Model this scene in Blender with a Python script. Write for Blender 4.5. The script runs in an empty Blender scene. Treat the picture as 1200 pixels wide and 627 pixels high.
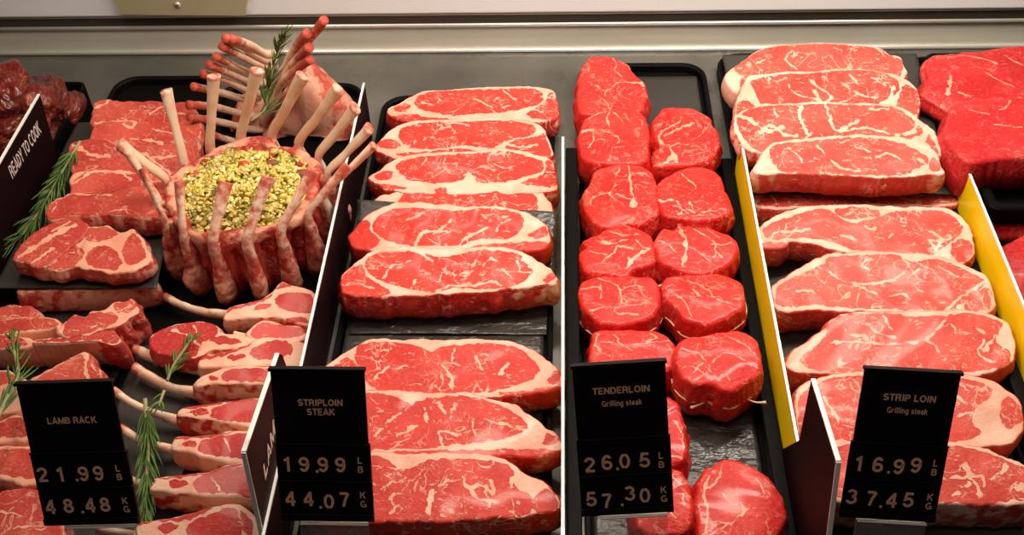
import bpy, bmesh, math, random
import numpy as np
from mathutils import Vector, Matrix, noise as mnoise
random.seed(7); rng = np.random.default_rng(7)
C = bpy.context.scene.collection
R = math.radians
# ------------------------------------------------------------------ camera
CX, CY, F, H = 600.0, 313.5, 1300.0, 0.83
_y = np.array([60, 1263, -1300.]); _y /= np.linalg.norm(_y)
_x = np.array([1, -.0013, .045]); _x -= _x.dot(_y)*_y; _x /= np.linalg.norm(_x)
_z = np.cross(_x, _y)
M = np.stack([_x, _y, _z], 1)          # world -> camera
O = np.array([0, 0, H])
def ray(px, py): return M.T @ np.array([px-CX, CY-py, -F])
def PZ(px, py, z):
    d = ray(px, py); return O + d*(z-H)/d[2]
def PX(px, py, c):
    d = ray(px, py); return O + d*c/d[0]
def PY(px, py, c):
    d = ray(px, py); return O + d*c/d[1]
def PN(px, py, p0, n):
    d = ray(px, py); return O + d*(np.dot(np.array(p0)-O, n)/np.dot(d, n))
cam_d = bpy.data.cameras.new('camera'); cam = bpy.data.objects.new('camera', cam_d); C.objects.link(cam)
cam_d.sensor_width = 36; cam_d.lens = F/1200*36; cam_d.clip_start = .01
mw = Matrix([list(M.T[i]) + [O[i]] for i in range(3)] + [[0, 0, 0, 1]]); cam.matrix_world = mw
bpy.context.scene.camera = cam

# ------------------------------------------------------------------ materials
def newmat(name):
    m = bpy.data.materials.new(name); m.use_nodes = True
    nt = m.node_tree; nt.nodes.clear()
    out = nt.nodes.new('ShaderNodeOutputMaterial'); b = nt.nodes.new('ShaderNodeBsdfPrincipled')
    nt.links.new(b.outputs[0], out.inputs[0]); return m, nt, b
class NB:
    def __init__(s, nt): s.nt = nt
    def n(s, t, **k):
        o = s.nt.nodes.new(t)
        for a, v in k.items(): setattr(o, a, v)
        return o
    def l(s, a, b): s.nt.links.new(a, b)
    def v(s, op, a, b=None, clamp=False):
        o = s.n('ShaderNodeMath', operation=op); o.use_clamp = clamp
        for i, x in enumerate((a, b)):
            if x is None: continue
            if isinstance(x, (int, float)): o.inputs[i].default_value = x
            else: s.l(x, o.inputs[i])
        return o.outputs[0]
    def smooth(s, x, lo, hi):
        o = s.n('ShaderNodeMapRange', interpolation_type='SMOOTHSTEP')
        s.l(x, o.inputs[0]); o.inputs[1].default_value = lo; o.inputs[2].default_value = hi
        return o.outputs[0]
    def noise(s, vec, scale, detail=3, dist=0, rough=.5):
        o = s.n('ShaderNodeTexNoise'); s.l(vec, o.inputs['Vector']); o.inputs['Scale'].default_value = scale
        o.inputs['Detail'].default_value = detail; o.inputs['Distortion'].default_value = dist
        o.inputs['Roughness'].default_value = rough; return o.outputs['Fac']
    def mix(s, f, a, b):
        o = s.n('ShaderNodeMix', data_type='RGBA')
        if isinstance(f, (int, float)): o.inputs[0].default_value = f
        else: s.l(f, o.inputs[0])
        for i, x in ((6, a), (7, b)):
            if isinstance(x, tuple): o.inputs[i].default_value = x + (1,) if len(x) == 3 else x
            else: s.l(x, o.inputs[i])
        return o.outputs[2]
    def coords(s, rot=0, sc=(1, 1, 1)):
        tc = s.n('ShaderNodeTexCoord'); oi = s.n('ShaderNodeObjectInfo')
        mp = s.n('ShaderNodeMapping'); s.l(tc.outputs['Object'], mp.inputs[0])
        mp.inputs['Rotation'].default_value = (0, 0, rot); mp.inputs['Scale'].default_value = sc
        sh = s.n('ShaderNodeVectorMath', operation='SCALE'); sh.inputs[0].default_value = (7, 13, 5)
        s.l(oi.outputs['Random'], sh.inputs['Scale'])
        ad = s.n('ShaderNodeVectorMath', operation='ADD'); s.l(mp.outputs[0], ad.inputs[0]); s.l(sh.outputs[0], ad.inputs[1])
        return ad.outputs[0]
    def bump(s, h, strength, dist):
        o = s.n('ShaderNodeBump'); o.inputs['Strength'].default_value = strength; o.inputs['Distance'].default_value = dist
        s.l(h, o.inputs['Height']); return o.outputs[0]

def meat(name, red, red2, fat, marble=.8, grainy=.3, rot=.5, rough=.36, dens=.5, bumpk=1., coat=.12, vein=1.0):
    m, nt, b = newmat(name); k = NB(nt)
    at = k.n('ShaderNodeAttribute', attribute_name='fat')
    co = k.coords(0); cs = k.coords(rot, (1, 2.3, 1.4))
    n1 = k.noise(co, 130, 4)
    f = k.v('ADD', at.outputs['Fac'], k.v('MULTIPLY', k.v('SUBTRACT', n1, .5), .5))
    fatm = k.smooth(f, .40, .60)
    # marbling: thin ridge lines broken by a mask, and short flecks
    r1 = k.v('ABSOLUTE', k.v('SUBTRACT', k.noise(co, 34*vein, 3, 1.0), .5))
    l1 = k.smooth(r1, .020, .004)
    mk = k.smooth(k.noise(co, 24, 2), dens, dens+.1)
    ln = k.v('MULTIPLY', l1, mk)
    fl = k.smooth(k.noise(cs, 125*vein, 3, .6), .615, .66)
    mk2 = k.smooth(k.noise(co, 30, 1), .40, .56)
    fl = k.v('MULTIPLY', fl, mk2)
    r2 = k.v('ABSOLUTE', k.v('SUBTRACT', k.noise(co, 85*vein, 3, .8), .5))
    l2 = k.v('MULTIPLY', k.v('MULTIPLY', k.smooth(r2, .024, .004), k.smooth(k.noise(co, 38, 2), .50, .60)), .6)
    mb = k.v('MULTIPLY', k.v('MAXIMUM', k.v('MAXIMUM', ln, l2), fl), marble)
    tot = k.v('MAXIMUM', fatm, mb)
    rc = k.mix(k.smooth(k.noise(co, 22, 4), .35, .65), red, red2)
    grain = k.noise(k.coords(rot+.8, (1, 4, 1)), 260, 3)
    rc = k.mix(k.v('MULTIPLY', k.smooth(grain, .42, .70), grainy), rc, tuple(min(1, x*1.1+.075) for x in red))
    fc = k.mix(k.smooth(k.noise(co, 40, 3), .35, .7), fat, tuple(x*y for x, y in zip(fat, (.96, .74, .68))))
    k.l(k.mix(tot, rc, fc), b.inputs['Base Color'])
    b.inputs['Roughness'].default_value = rough
    rr = k.v('ADD', k.v('MULTIPLY', k.noise(co, 60, 3), .35), rough-.15); k.l(rr, b.inputs['Roughness'])
    b.inputs['Coat Weight'].default_value = coat; b.inputs['Coat Roughness'].default_value = .1
    b.inputs['Specular IOR Level'].default_value = .2
    h = k.v('ADD', k.v('MULTIPLY', k.noise(co, 190, 4), .6), k.v('ADD', k.v('MULTIPLY', grain, .25), k.v('MULTIPLY', tot, .25)))
    k.l(k.bump(h, min(1, .75*bumpk), .0016), b.inputs['Normal'])
    return m
def plain(name, col, rough=.5, metal=0., spec=.5, bump=0, bscale=80, bdist=.001, coat=0, var=0, rvar=0, stretch=(1, 1, 1)):
    m, nt, b = newmat(name); k = NB(nt)
    b.inputs['Base Color'].default_value = col + (1,)
    b.inputs['Roughness'].default_value = rough; b.inputs['Metallic'].default_value = metal
    b.inputs['Specular IOR Level'].default_value = spec; b.inputs['Coat Weight'].default_value = coat
    co = k.coords(0, stretch); n = k.noise(co, bscale, 4)
    if bump: k.l(k.bump(n, bump, bdist), b.inputs['Normal'])
    if var: k.l(k.mix(k.smooth(k.noise(co, bscale*.3, 4), .35, .65), col, tuple(x*(1-var) for x in col)), b.inputs['Base Color'])
    if rvar: k.l(k.v('ADD', k.v('MULTIPLY', k.noise(co, bscale*.5, 3), rvar), rough-rvar/2), b.inputs['Roughness'])
    return m
FATC = (.82, .49, .38)
MT = {}
MT['strip'] = meat('striploin_meat', (.64, .048, .030), (.54, .028, .018), FATC, .85, rot=.5, dens=.50)
MT['grill'] = meat('strip_loin_meat', (.66, .085, .060), (.56, .042, .028), FATC, .9, rot=-.5, dens=.48)
MT['tender'] = meat('tenderloin_meat', (.66, .022, .016), (.54, .010, .009), (.88, .36, .25), .5, .16, 1.0, dens=.45, bumpk=1.7, vein=1.35, rough=.33, coat=.2)
MT['round'] = meat('beef_round_meat', (.54, .018, .020), (.44, .010, .012), (.85, .35, .25), .4, rot=.3, dens=.54)
MT['lamb'] = meat('lamb_meat', (.60, .085, .055), (.48, .042, .032), (.84, .44, .31), .6, rot=.7, dens=.48)
MT['chop'] = meat('lamb_chop_meat', (.56, .030, .024), (.46, .020, .018), (.84, .50, .36), .30, rot=.7, dens=.6)
MT['marinade'] = meat('marinated_meat', (.15, .010, .005), (.04, .003, .002), (.45, .10, .02), .5, rot=.7, rough=.2, dens=.5, bumpk=2., coat=.5)
MT['crown'] = meat('crown_roast_meat', (.48, .050, .034), (.32, .018, .014), (.78, .40, .27), .4, rot=.7, dens=.55, bumpk=1.6)
MT['bone'] = meat('rib_bone', (.58, .12, .07), (.50, .07, .05), (.86, .66, .50), .0, rot=.7, bumpk=.7, rough=.42)
MT['plastic'] = plain('black_plastic', (.010, .009, .009), .28, bump=.05, bscale=40)
MT['tray'] = plain('black_tray_plastic', (.004, .0035, .0035), .5, spec=.06, bump=.1, bscale=30)
MT['paper'] = plain('charcoal_sheet', (.044, .039, .035), .45, spec=.35, bump=.25, bscale=14, bdist=.004, var=.25, rvar=.3)
MT['wet'] = plain('wet_charcoal_sheet', (.055, .049, .044), .25, spec=.5, bump=.8, bscale=40, bdist=.006, var=.3, rvar=.55, stretch=(1, 2, 1))
MT['steel'] = plain('brushed_steel', (.74, .70, .60), .40, metal=.25, bump=.04, bscale=300, rvar=.12, var=.12, stretch=(.05, 1, 1))
MT['floorsteel'] = plain('worn_steel_deck', (.20, .19, .17), .28, metal=.5, bump=.12, bscale=25, rvar=.2, var=.35)
MT['lip'] = plain('highlight_pale_steel', (.95, .92, .86), .28, metal=.6)  # paler than the riser to paint its bend highlights; also the screw head
MT['white'] = plain('white_painted_metal', (.95, .93, .95), .35, coat=.2)
MT['beige'] = plain('beige_painted_metal', (.50, .43, .27), .35, coat=.2, bscale=10, var=.1)
MT['dark'] = plain('recess_shade_metal', (.10, .08, .06), .4, metal=.5)  # dark tone stands in for shade in the recess and screw slot
MT['yellow'] = plain('yellow_plastic', (.96, .74, .002), .35, bscale=10)
MT['edge'] = plain('white_acrylic_edge', (.93, .91, .87), .25, coat=.5)
MT['card'] = plain('black_card_plastic', (.0045, .002, .002), .45, spec=.2)
MT['signface'] = plain('black_acrylic_red_reflection', (.010, .002, .003), .6, spec=.1)  # black face; the red tint paints in reflections of the meat
MT['letter'] = plain('tan_printed_lettering', (.95, .52, .36), .6)
MT['wletter'] = plain('pale_printed_lettering', (.75, .62, .58), .6)
MT['string'] = plain('butcher_twine', (.85, .62, .40), .8)
MT['needle'] = plain('rosemary_needle', (.11, .21, .035), .45, bscale=120, var=.5)
MT['stem'] = plain('rosemary_stem', (.38, .34, .15), .7, bscale=100, var=.3)
def acrylic():
    m, nt, b = newmat('clear_acrylic'); b.inputs['Base Color'].default_value = (.8, .75, .75, 1)
    b.inputs['Transmission Weight'].default_value = .9; b.inputs['Roughness'].default_value = .08; b.inputs['IOR'].default_value = 1.3
    return m
MT['acrylic'] = acrylic()
def couscous():
    m, nt, b = newmat('couscous_stuffing'); k = NB(nt)
    a = k.n('ShaderNodeAttribute', attribute_name='grain')
    k.l(a.outputs['Color'], b.inputs['Base Color']); b.inputs['Roughness'].default_value = .5
    return m
MT['couscous'] = couscous()

# ------------------------------------------------------------------ object helpers
def tag(o, label=None, cat=None, group=None, kind=None):
    if label: o['label'] = label
    if cat: o['category'] = cat
    if group: o['group'] = group
    if kind: o['kind'] = kind
    return o
def empty(name, loc):
    o = bpy.data.objects.new(name, None); C.objects.link(o); o.location = tuple(loc); o.empty_display_size = .02
    return o
def mk(name, verts, faces, mat, parent=None, smooth=True, attrs=None, colattr=None, mats=None, fmat=None, origin=None, rot=None):
    """verts in world space; the origin is put at the centre (or given); rot = 3x3 local basis"""
    v = np.asarray(verts, dtype=float)
    if origin is None: origin = np.array([*(v[:, :2].min(0)+v[:, :2].max(0))/2, v[:, 2].min()])
    Rm = np.eye(3) if rot is None else rot
    loc = (v-origin) @ Rm
    me = bpy.data.meshes.new(name)
    me.from_pydata(loc.tolist(), [], faces if isinstance(faces, list) else faces.tolist())
    for k_, val in (attrs or {}).items():
        a = me.attributes.new(k_, 'FLOAT', 'POINT'); a.data.foreach_set('value', np.asarray(val, dtype=np.float32))
    if colattr is not None:
        a = me.attributes.new('grain', 'FLOAT_COLOR', 'POINT'); a.data.foreach_set('color', np.asarray(colattr, dtype=np.float32).ravel())
    if mats:
        for q in mats: me.materials.append(MT[q])
        me.polygons.foreach_set('material_index', fmat)
    else: me.materials.append(MT[mat] if isinstance(mat, str) else mat)
    if smooth: me.polygons.foreach_set('use_smooth', [True]*len(me.polygons))
    me.update()
    o = bpy.data.objects.new(name, me); C.objects.link(o)
    mwo = Matrix([list(Rm[i]) + [origin[i]] for i in range(3)] + [[0, 0, 0, 1]])
    if parent is not None:
        o.parent = parent
        mwo = Matrix.Translation(-Vector(parent.location)) @ mwo if parent.type == 'EMPTY' else PW[parent.name].inverted() @ mwo
        o.matrix_basis = mwo
    else:
        o.matrix_basis = mwo
        PW[o.name] = mwo.copy()
    return o
PW = {}
def catmull(pts, n, closed=True):
    p = np.asarray(pts, float); m = len(p)
    out = []
    segs = m if closed else m-1
    per = max(6, int(3*n/segs))
    for i in range(segs):
        if closed: a, b, c, d = p[(i-1) % m], p[i], p[(i+1) % m], p[(i+2) % m]
        else: a, b, c, d = p[max(i-1, 0)], p[i], p[i+1], p[min(i+2, m-1)]
        t = np.linspace(0, 1, per, endpoint=False)[:, None]
        out.append(.5*((2*b)+(-a+c)*t+(2*a-5*b+4*c-d)*t**2+(-a+3*b-3*c+d)*t**3))
    out = np.concatenate(out)
    if not closed: out = np.vstack([out, p[-1]])
    q = np.vstack([out, out[:1]]) if closed else out
    L = np.concatenate([[0], np.cumsum(np.linalg.norm(np.diff(q, axis=0), axis=1))])
    s = np.linspace(0, L[-1], n, endpoint=not closed)
    return np.stack([np.interp(s, L, q[:, i]) for i in range(q.shape[1])], 1)
def wob(P, freq, seed, octv=3):
    """cheap smooth noise in -1..1 from sums of sines"""
    r = np.random.default_rng(seed); P = np.asarray(P); o = np.zeros(len(P)); a = 1.; tot = 0
    for i in range(octv):
        for j in range(3):
            k = r.normal(size=P.shape[1]); k /= np.linalg.norm(k)
            o += a*np.sin(P @ k*freq*(1.9**i)*2*math.pi+r.uniform(0, 6.28))
        tot += a*1.7; a *= .55
    return o/tot
def polydist(P, poly):
    a = poly; b = np.roll(poly, -1, 0); best = np.full(len(P), 1e9); ins = np.zeros(len(P), bool)
    for p, q in zip(a, b):
        d = q-p; L = max(d@d, 1e-14); t = np.clip((P-p)@d/L, 0, 1)
        best = np.minimum(best, np.linalg.norm(P-p-t[:, None]*d, axis=1))
        c = ((p[1] > P[:, 1]) != (q[1] > P[:, 1])); den = (q[1]-p[1]) if abs(q[1]-p[1]) > 1e-14 else 1e-14
        ins ^= c & (P[:, 0] < (q[0]-p[0])*(P[:, 1]-p[1])/den+p[0])
    return np.where(ins, best, -best)
def linedist(P, ln):
    best = np.full(len(P), 1e9)
    for p, q in zip(ln[:-1], ln[1:]):
        d = q-p; L = max(d@d, 1e-14); t = np.clip((P-p)@d/L, 0, 1)
        best = np.minimum(best, np.linalg.norm(P-p-t[:, None]*d, axis=1))
    return best
CR = {'D1': (380, 80, 3.92), 'D2': (380, 220, 3.483), 'D3': (380, 380, 2.54), 'D3b': (370, 380, 5.226),
      'E1': (660, 50, 4.18), 'E2': (660, 180, 3.917), 'E3': (660, 310, 3.688), 'E4': (660, 450, 3.543),
      'F1': (840, 40, 2.986), 'F2': (860, 220, 3.135), 'F3': (900, 400, 2.762), 'H': (1060, 40, 2.414),
      'L1': (0, 60, 3.917), 'L2': (0, 200, 3.917), 'L3': (0, 340, 3.917), 'L4': (0, 467, 3.917), 'L3b': (0, 330, 5.225),
      'C1': (130, 320, 3.919), 'C2': (130, 460, 3.755), 'C3': (130, 160, 3.3), 'G': (130, 10, 3.484), 'G2': (200, 20, 3.686), 'P': (0, 0, 1)}
def px(crop, s):
    ox, oy, k = CR[crop]
    if isinstance(s, str): s = [tuple(map(float, w.split(','))) for w in s.split()]
    return [(ox+a/k, oy+b/k) for a, b in s]
PLN = {}
def slab(name, crop, outline, t=.03, a=15, z0=.006, lean=None, veins=(), side=(.3, .3, .3), mat='strip', b=0, bulge=.0018,
         N=300, NR=46, rnd=.004, lump=.0012, seed=0, parent=None, wedge=0., base=0., dome=0., flare=0., striae=.0, sidefat=None, leanw=.0009):
    """a cut of meat: traced top face on a tilted plane, real thickness, rounded edges"""
    op = px(crop, outline)
    n = np.array([-math.tan(R(b)), -math.tan(R(a)), 1.]); n /= np.linalg.norm(n)
    U = np.array([1, 0, 0.]); U -= U@n*n; U /= np.linalg.norm(U); V = np.cross(n, U)
    low = max(op, key=lambda p: p[1]); P0 = PZ(low[0], low[1], z0+t*n[2])
    if b:   # lowest corner of the tilted slab must rest on z0
        pts = np.array([PN(x, y, P0, n) for x, y in op]); P0 = P0+np.array([0, 0, 1])*(z0+t*n[2]-pts[:, 2].min())
    def to2(pl): return np.array([[(PN(x, y, P0, n)-P0)@U, (PN(x, y, P0, n)-P0)@V] for x, y in pl])
    o2 = to2(op); cen = (o2.min(0)+o2.max(0))/2; o2 = o2-cen
    oc = catmull(o2, N)
    if ((oc*np.roll(oc, -1, 0)[:, ::-1]*[1, -1]).sum()) < 0: oc = oc[::-1]
    nr = np.roll(oc, -1, 0)-np.roll(oc, 1, 0); nr = np.stack([nr[:, 1], -nr[:, 0]], 1); nr /= np.linalg.norm(nr, axis=1)[:, None]
    oc = oc+nr*(wob(oc, 45, seed+1)*lump)[:, None]
    # spine
    w, vec = np.linalg.eigh(np.cov(oc.T)); d = vec[:, 1]
    e1 = (oc@d).max()-(oc@d).min(); e2 = (oc@vec[:, 0]).max()-(oc@vec[:, 0]).min()
    hl = max(0, (e1-e2)/2*.95); mid = d*((oc@d).max()+(oc@d).min())/2+vec[:, 0]*((oc@vec[:, 0]).max()+(oc@vec[:, 0]).min())/2
    sp = mid+np.clip((oc-mid)@d, -hl, hl)[:, None]*d
    rings = []; kinds = []
    rr = rnd; L = np.linalg.norm(oc-sp, axis=1)
    inset = lambda q: oc-nr*min(q, .5*L.min() if L.min() > 1e-4 else q)
    top = inset(rr*.6)
    for u in np.linspace(0, 1, NR)**.9:
        p = sp+(top-sp)*u
        z = dome*(1-u**2.2)+np.zeros(N)
        rings.append((p, z)); kinds.append(0)
    for th in (22, 45, 68, 90):
        rings.append((oc+nr*(-rr*.6+rr*.75*math.sin(R(th))), np.full(N, -rr*.8*(1-math.cos(R(th)))))); kinds.append(2 if th > 22 else 0)
    nw = 9; ang = np.arange(N)/N
    for i in range(1, nw+1):
        q = i/nw; zz = -rr*.8-(t-rr*1.6)*q
        off = rr*.15+bulge*math.sin(math.pi*q)+flare*q
        off = off+striae*wob(np.stack([np.cos(ang*6.283)*e1*.6, np.sin(ang*6.283)*e1*.6, np.full(N, q*t*.4)], 1), 70, seed+5, 2)*math.sin(math.pi*min(1, q*1.2+.0))
        rings.append((oc+nr*np.asarray(off).reshape(-1, 1)*np.ones((N, 1)), np.full(N, zz))); kinds.append(2)
    rings.append((oc-nr*rr*.6+nr*flare, np.full(N, -t))); kinds.append(2)
    for u in (.5, 0.): rings.append((sp+(oc-sp)*u, np.full(N, -t))); kinds.append(2)
    P2 = np.concatenate([p for p, z in rings]); Zl = np.concatenate([z for p, z in rings]); K = np.repeat(kinds, N)
    P3 = np.column_stack([P2, Zl])
    if wedge:
        vy = P2[:, 1]; fr = np.clip((vy-oc[:, 1].min())/(oc[:, 1].max()-oc[:, 1].min()), 0, 1); Zl = np.where(Zl < 0, Zl*(1-wedge*fr), Zl)
    dz = wob(P3, 17, seed+2, 2)*lump*.8
    fade = np.where(Zl < -t*.8, 0, 1); Zl = Zl+dz*fade
    # fat pattern
    pw = P2+np.stack([wob(P2, 90, seed+3), wob(P2, 90, seed+4)], 1)*.0012
    fat = np.full(len(P2), float(base))
    if lean:
        g = np.full(len(P2), -1e9)
        for s in lean:
            g = np.maximum(g, polydist(pw, catmull(to2(px(crop, s))-cen, 70)))
        fat = 1-np.clip(.5+g/(2*leanw), 0, 1)
    scale = np.linalg.norm(PN(600, 300, P0, n)-PN(601, 300, P0, n))/CR[crop][2]
    for wd, s in veins:
        ln = catmull(to2(px(crop, s))-cen, 30, False); dd = linedist(pw, ln); ww = wd*scale*(.75+.5*wob(P2, 60, seed+6))
        vv = np.clip(.5+(ww*.5-dd)/.0012, 0, 1); fat = np.maximum(fat, vv)
    fx = (P2[:, 0]-oc[:, 0].min())/(oc[:, 0].max()-oc[:, 0].min())
    sf = np.interp(fx, np.linspace(0, 1, len(side)), side)
    sf = sf+.22*wob(P3, 50, seed+8)
    back = np.clip((P2[:, 1]-sp[:, 1].mean())/.01, -1, 1)
    fat = np.where(K == 2, np.clip(sf, 0, 1), fat)
    W = P0+(P2+cen)[:, :1]*U+(P2+cen)[:, 1:]*V+Zl[:, None]*n
    nR = len(rings); idx = np.arange(nR*N).reshape(nR, N)
    f = np.stack([idx[:-1], idx[1:], np.roll(idx, -1, 1)[1:], np.roll(idx, -1, 1)[:-1]], -1).reshape(-1, 4)
    org = P0+cen[0]*U+cen[1]*V-n*t
    o = mk(name, W, f, mat, parent, attrs={'fat': fat}, origin=org, rot=np.stack([U, V, n], 1))
    PLN[o.name] = (P0, n, to2)
    return o
def tube(name, pts, rad, mat, parent=None, n=40, seg=12, fat=None, lump=0., seed=0, flat=1., smooth=True, closed=False, squash=None):
    p = catmull(np.array(pts), n, closed); r = np.interp(np.linspace(0, 1, n), np.linspace(0, 1, len(rad)), rad)
    fv = np.interp(np.linspace(0, 1, n), np.linspace(0, 1, len(fat)), fat) if fat is not None else np.zeros(n)
    T = (np.roll(p, -1, 0)-np.roll(p, 1, 0)) if closed else np.gradient(p, axis=0)
    T /= np.linalg.norm(T, axis=1)[:, None]
    up = np.array(squash if squash is not None else (0, 0, 1.)); V = []; FA = []
    if not closed:
        p = np.vstack([p[:1], p, p[-1:]]); r = np.concatenate([[0], r, [0]]); T = np.vstack([T[:1], T, T[-1:]]); fv = np.concatenate([fv[:1], fv, fv[-1:]])
    for i in range(len(p)):
        a = np.cross(T[i], up); l = np.linalg.norm(a)
        if l < .05: a = np.cross(T[i], (0, 1., 0)); l = np.linalg.norm(a)
        a /= l; b_ = np.cross(a, T[i])
        for j in range(seg):
            th = 2*math.pi*j/seg; V.append(p[i]+r[i]*(math.cos(th)*a+flat*math.sin(th)*b_)); FA.append(fv[i])
    V = np.array(V)
    if lump:
        cc = np.repeat(p, seg, 0); V = cc+(V-cc)*(1+lump*wob(V, 34, seed))[:, None]
    m = len(p); idx = np.arange(m*seg).reshape(m, seg)
    if closed: A_, B_ = idx, np.roll(idx, -1, 0)
    else: A_, B_ = idx[:-1], idx[1:]
    f = np.stack([A_, np.roll(A_, -1, 1), np.roll(B_, -1, 1), B_], -1).reshape(-1, 4)
    return mk(name, V, f, mat, parent, attrs={'fat': FA}, smooth=smooth)
def boxes(name, bl, mat, parent=None, bev=0., mats=None, fm=None):
    """bl: list of 8-corner hexahedra or (x0,x1,y0,y1,z0,z1)"""
    bm = bmesh.new()
    for bi, b in enumerate(bl):
        if len(b) == 6:
            x0, x1, y0, y1, z0, z1 = b
            c = [(x0, y0, z0), (x1, y0, z0), (x1, y1, z0), (x0, y1, z0), (x0, y0, z1), (x1, y0, z1), (x1, y1, z1), (x0, y1, z1)]
        else: c = b
        vs = [bm.verts.new(tuple(p)) for p in c]
        for q in ((3, 2, 1, 0), (4, 5, 6, 7), (0, 1, 5, 4), (1, 2, 6, 5), (2, 3, 7, 6), (3, 0, 4, 7)):
            f = bm.faces.new([vs[i] for i in q])
            if fm: f.material_index = fm[bi]
    bmesh.ops.recalc_face_normals(bm, faces=bm.faces)
    if bev: bmesh.ops.bevel(bm, geom=bm.edges[:], offset=bev, segments=3, affect='EDGES', profile=.5)
    bm.verts.ensure_lookup_table()
    V = np.array([v.co[:] for v in bm.verts]); Fc = [[v.index for v in f.verts] for f in bm.faces]; mi = [f.material_index for f in bm.faces]
    bm.free()
    return mk(name, V, Fc, mat, parent, smooth=False, mats=mats, fmat=mi if mats else None)
def extr(poly, n, th):
    """extrude planar polygon by th along -n; returns verts, faces"""
    k = len(poly); P = np.array(poly); Q = P-np.array(n)*th
    return np.vstack([P, Q]), [list(range(k)), list(range(2*k-1, k-1, -1))]+[[i, k+i, k+(i+1) % k, (i+1) % k] for i in range(k)]
def arc(cx, cy, rx, ry, a0, a1, n=12): return [(cx+rx*math.cos(R(a0+(a1-a0)*i/n)), cy+ry*math.sin(R(a0+(a1-a0)*i/n))) for i in range(n+1)]
q_ = .085
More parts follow.
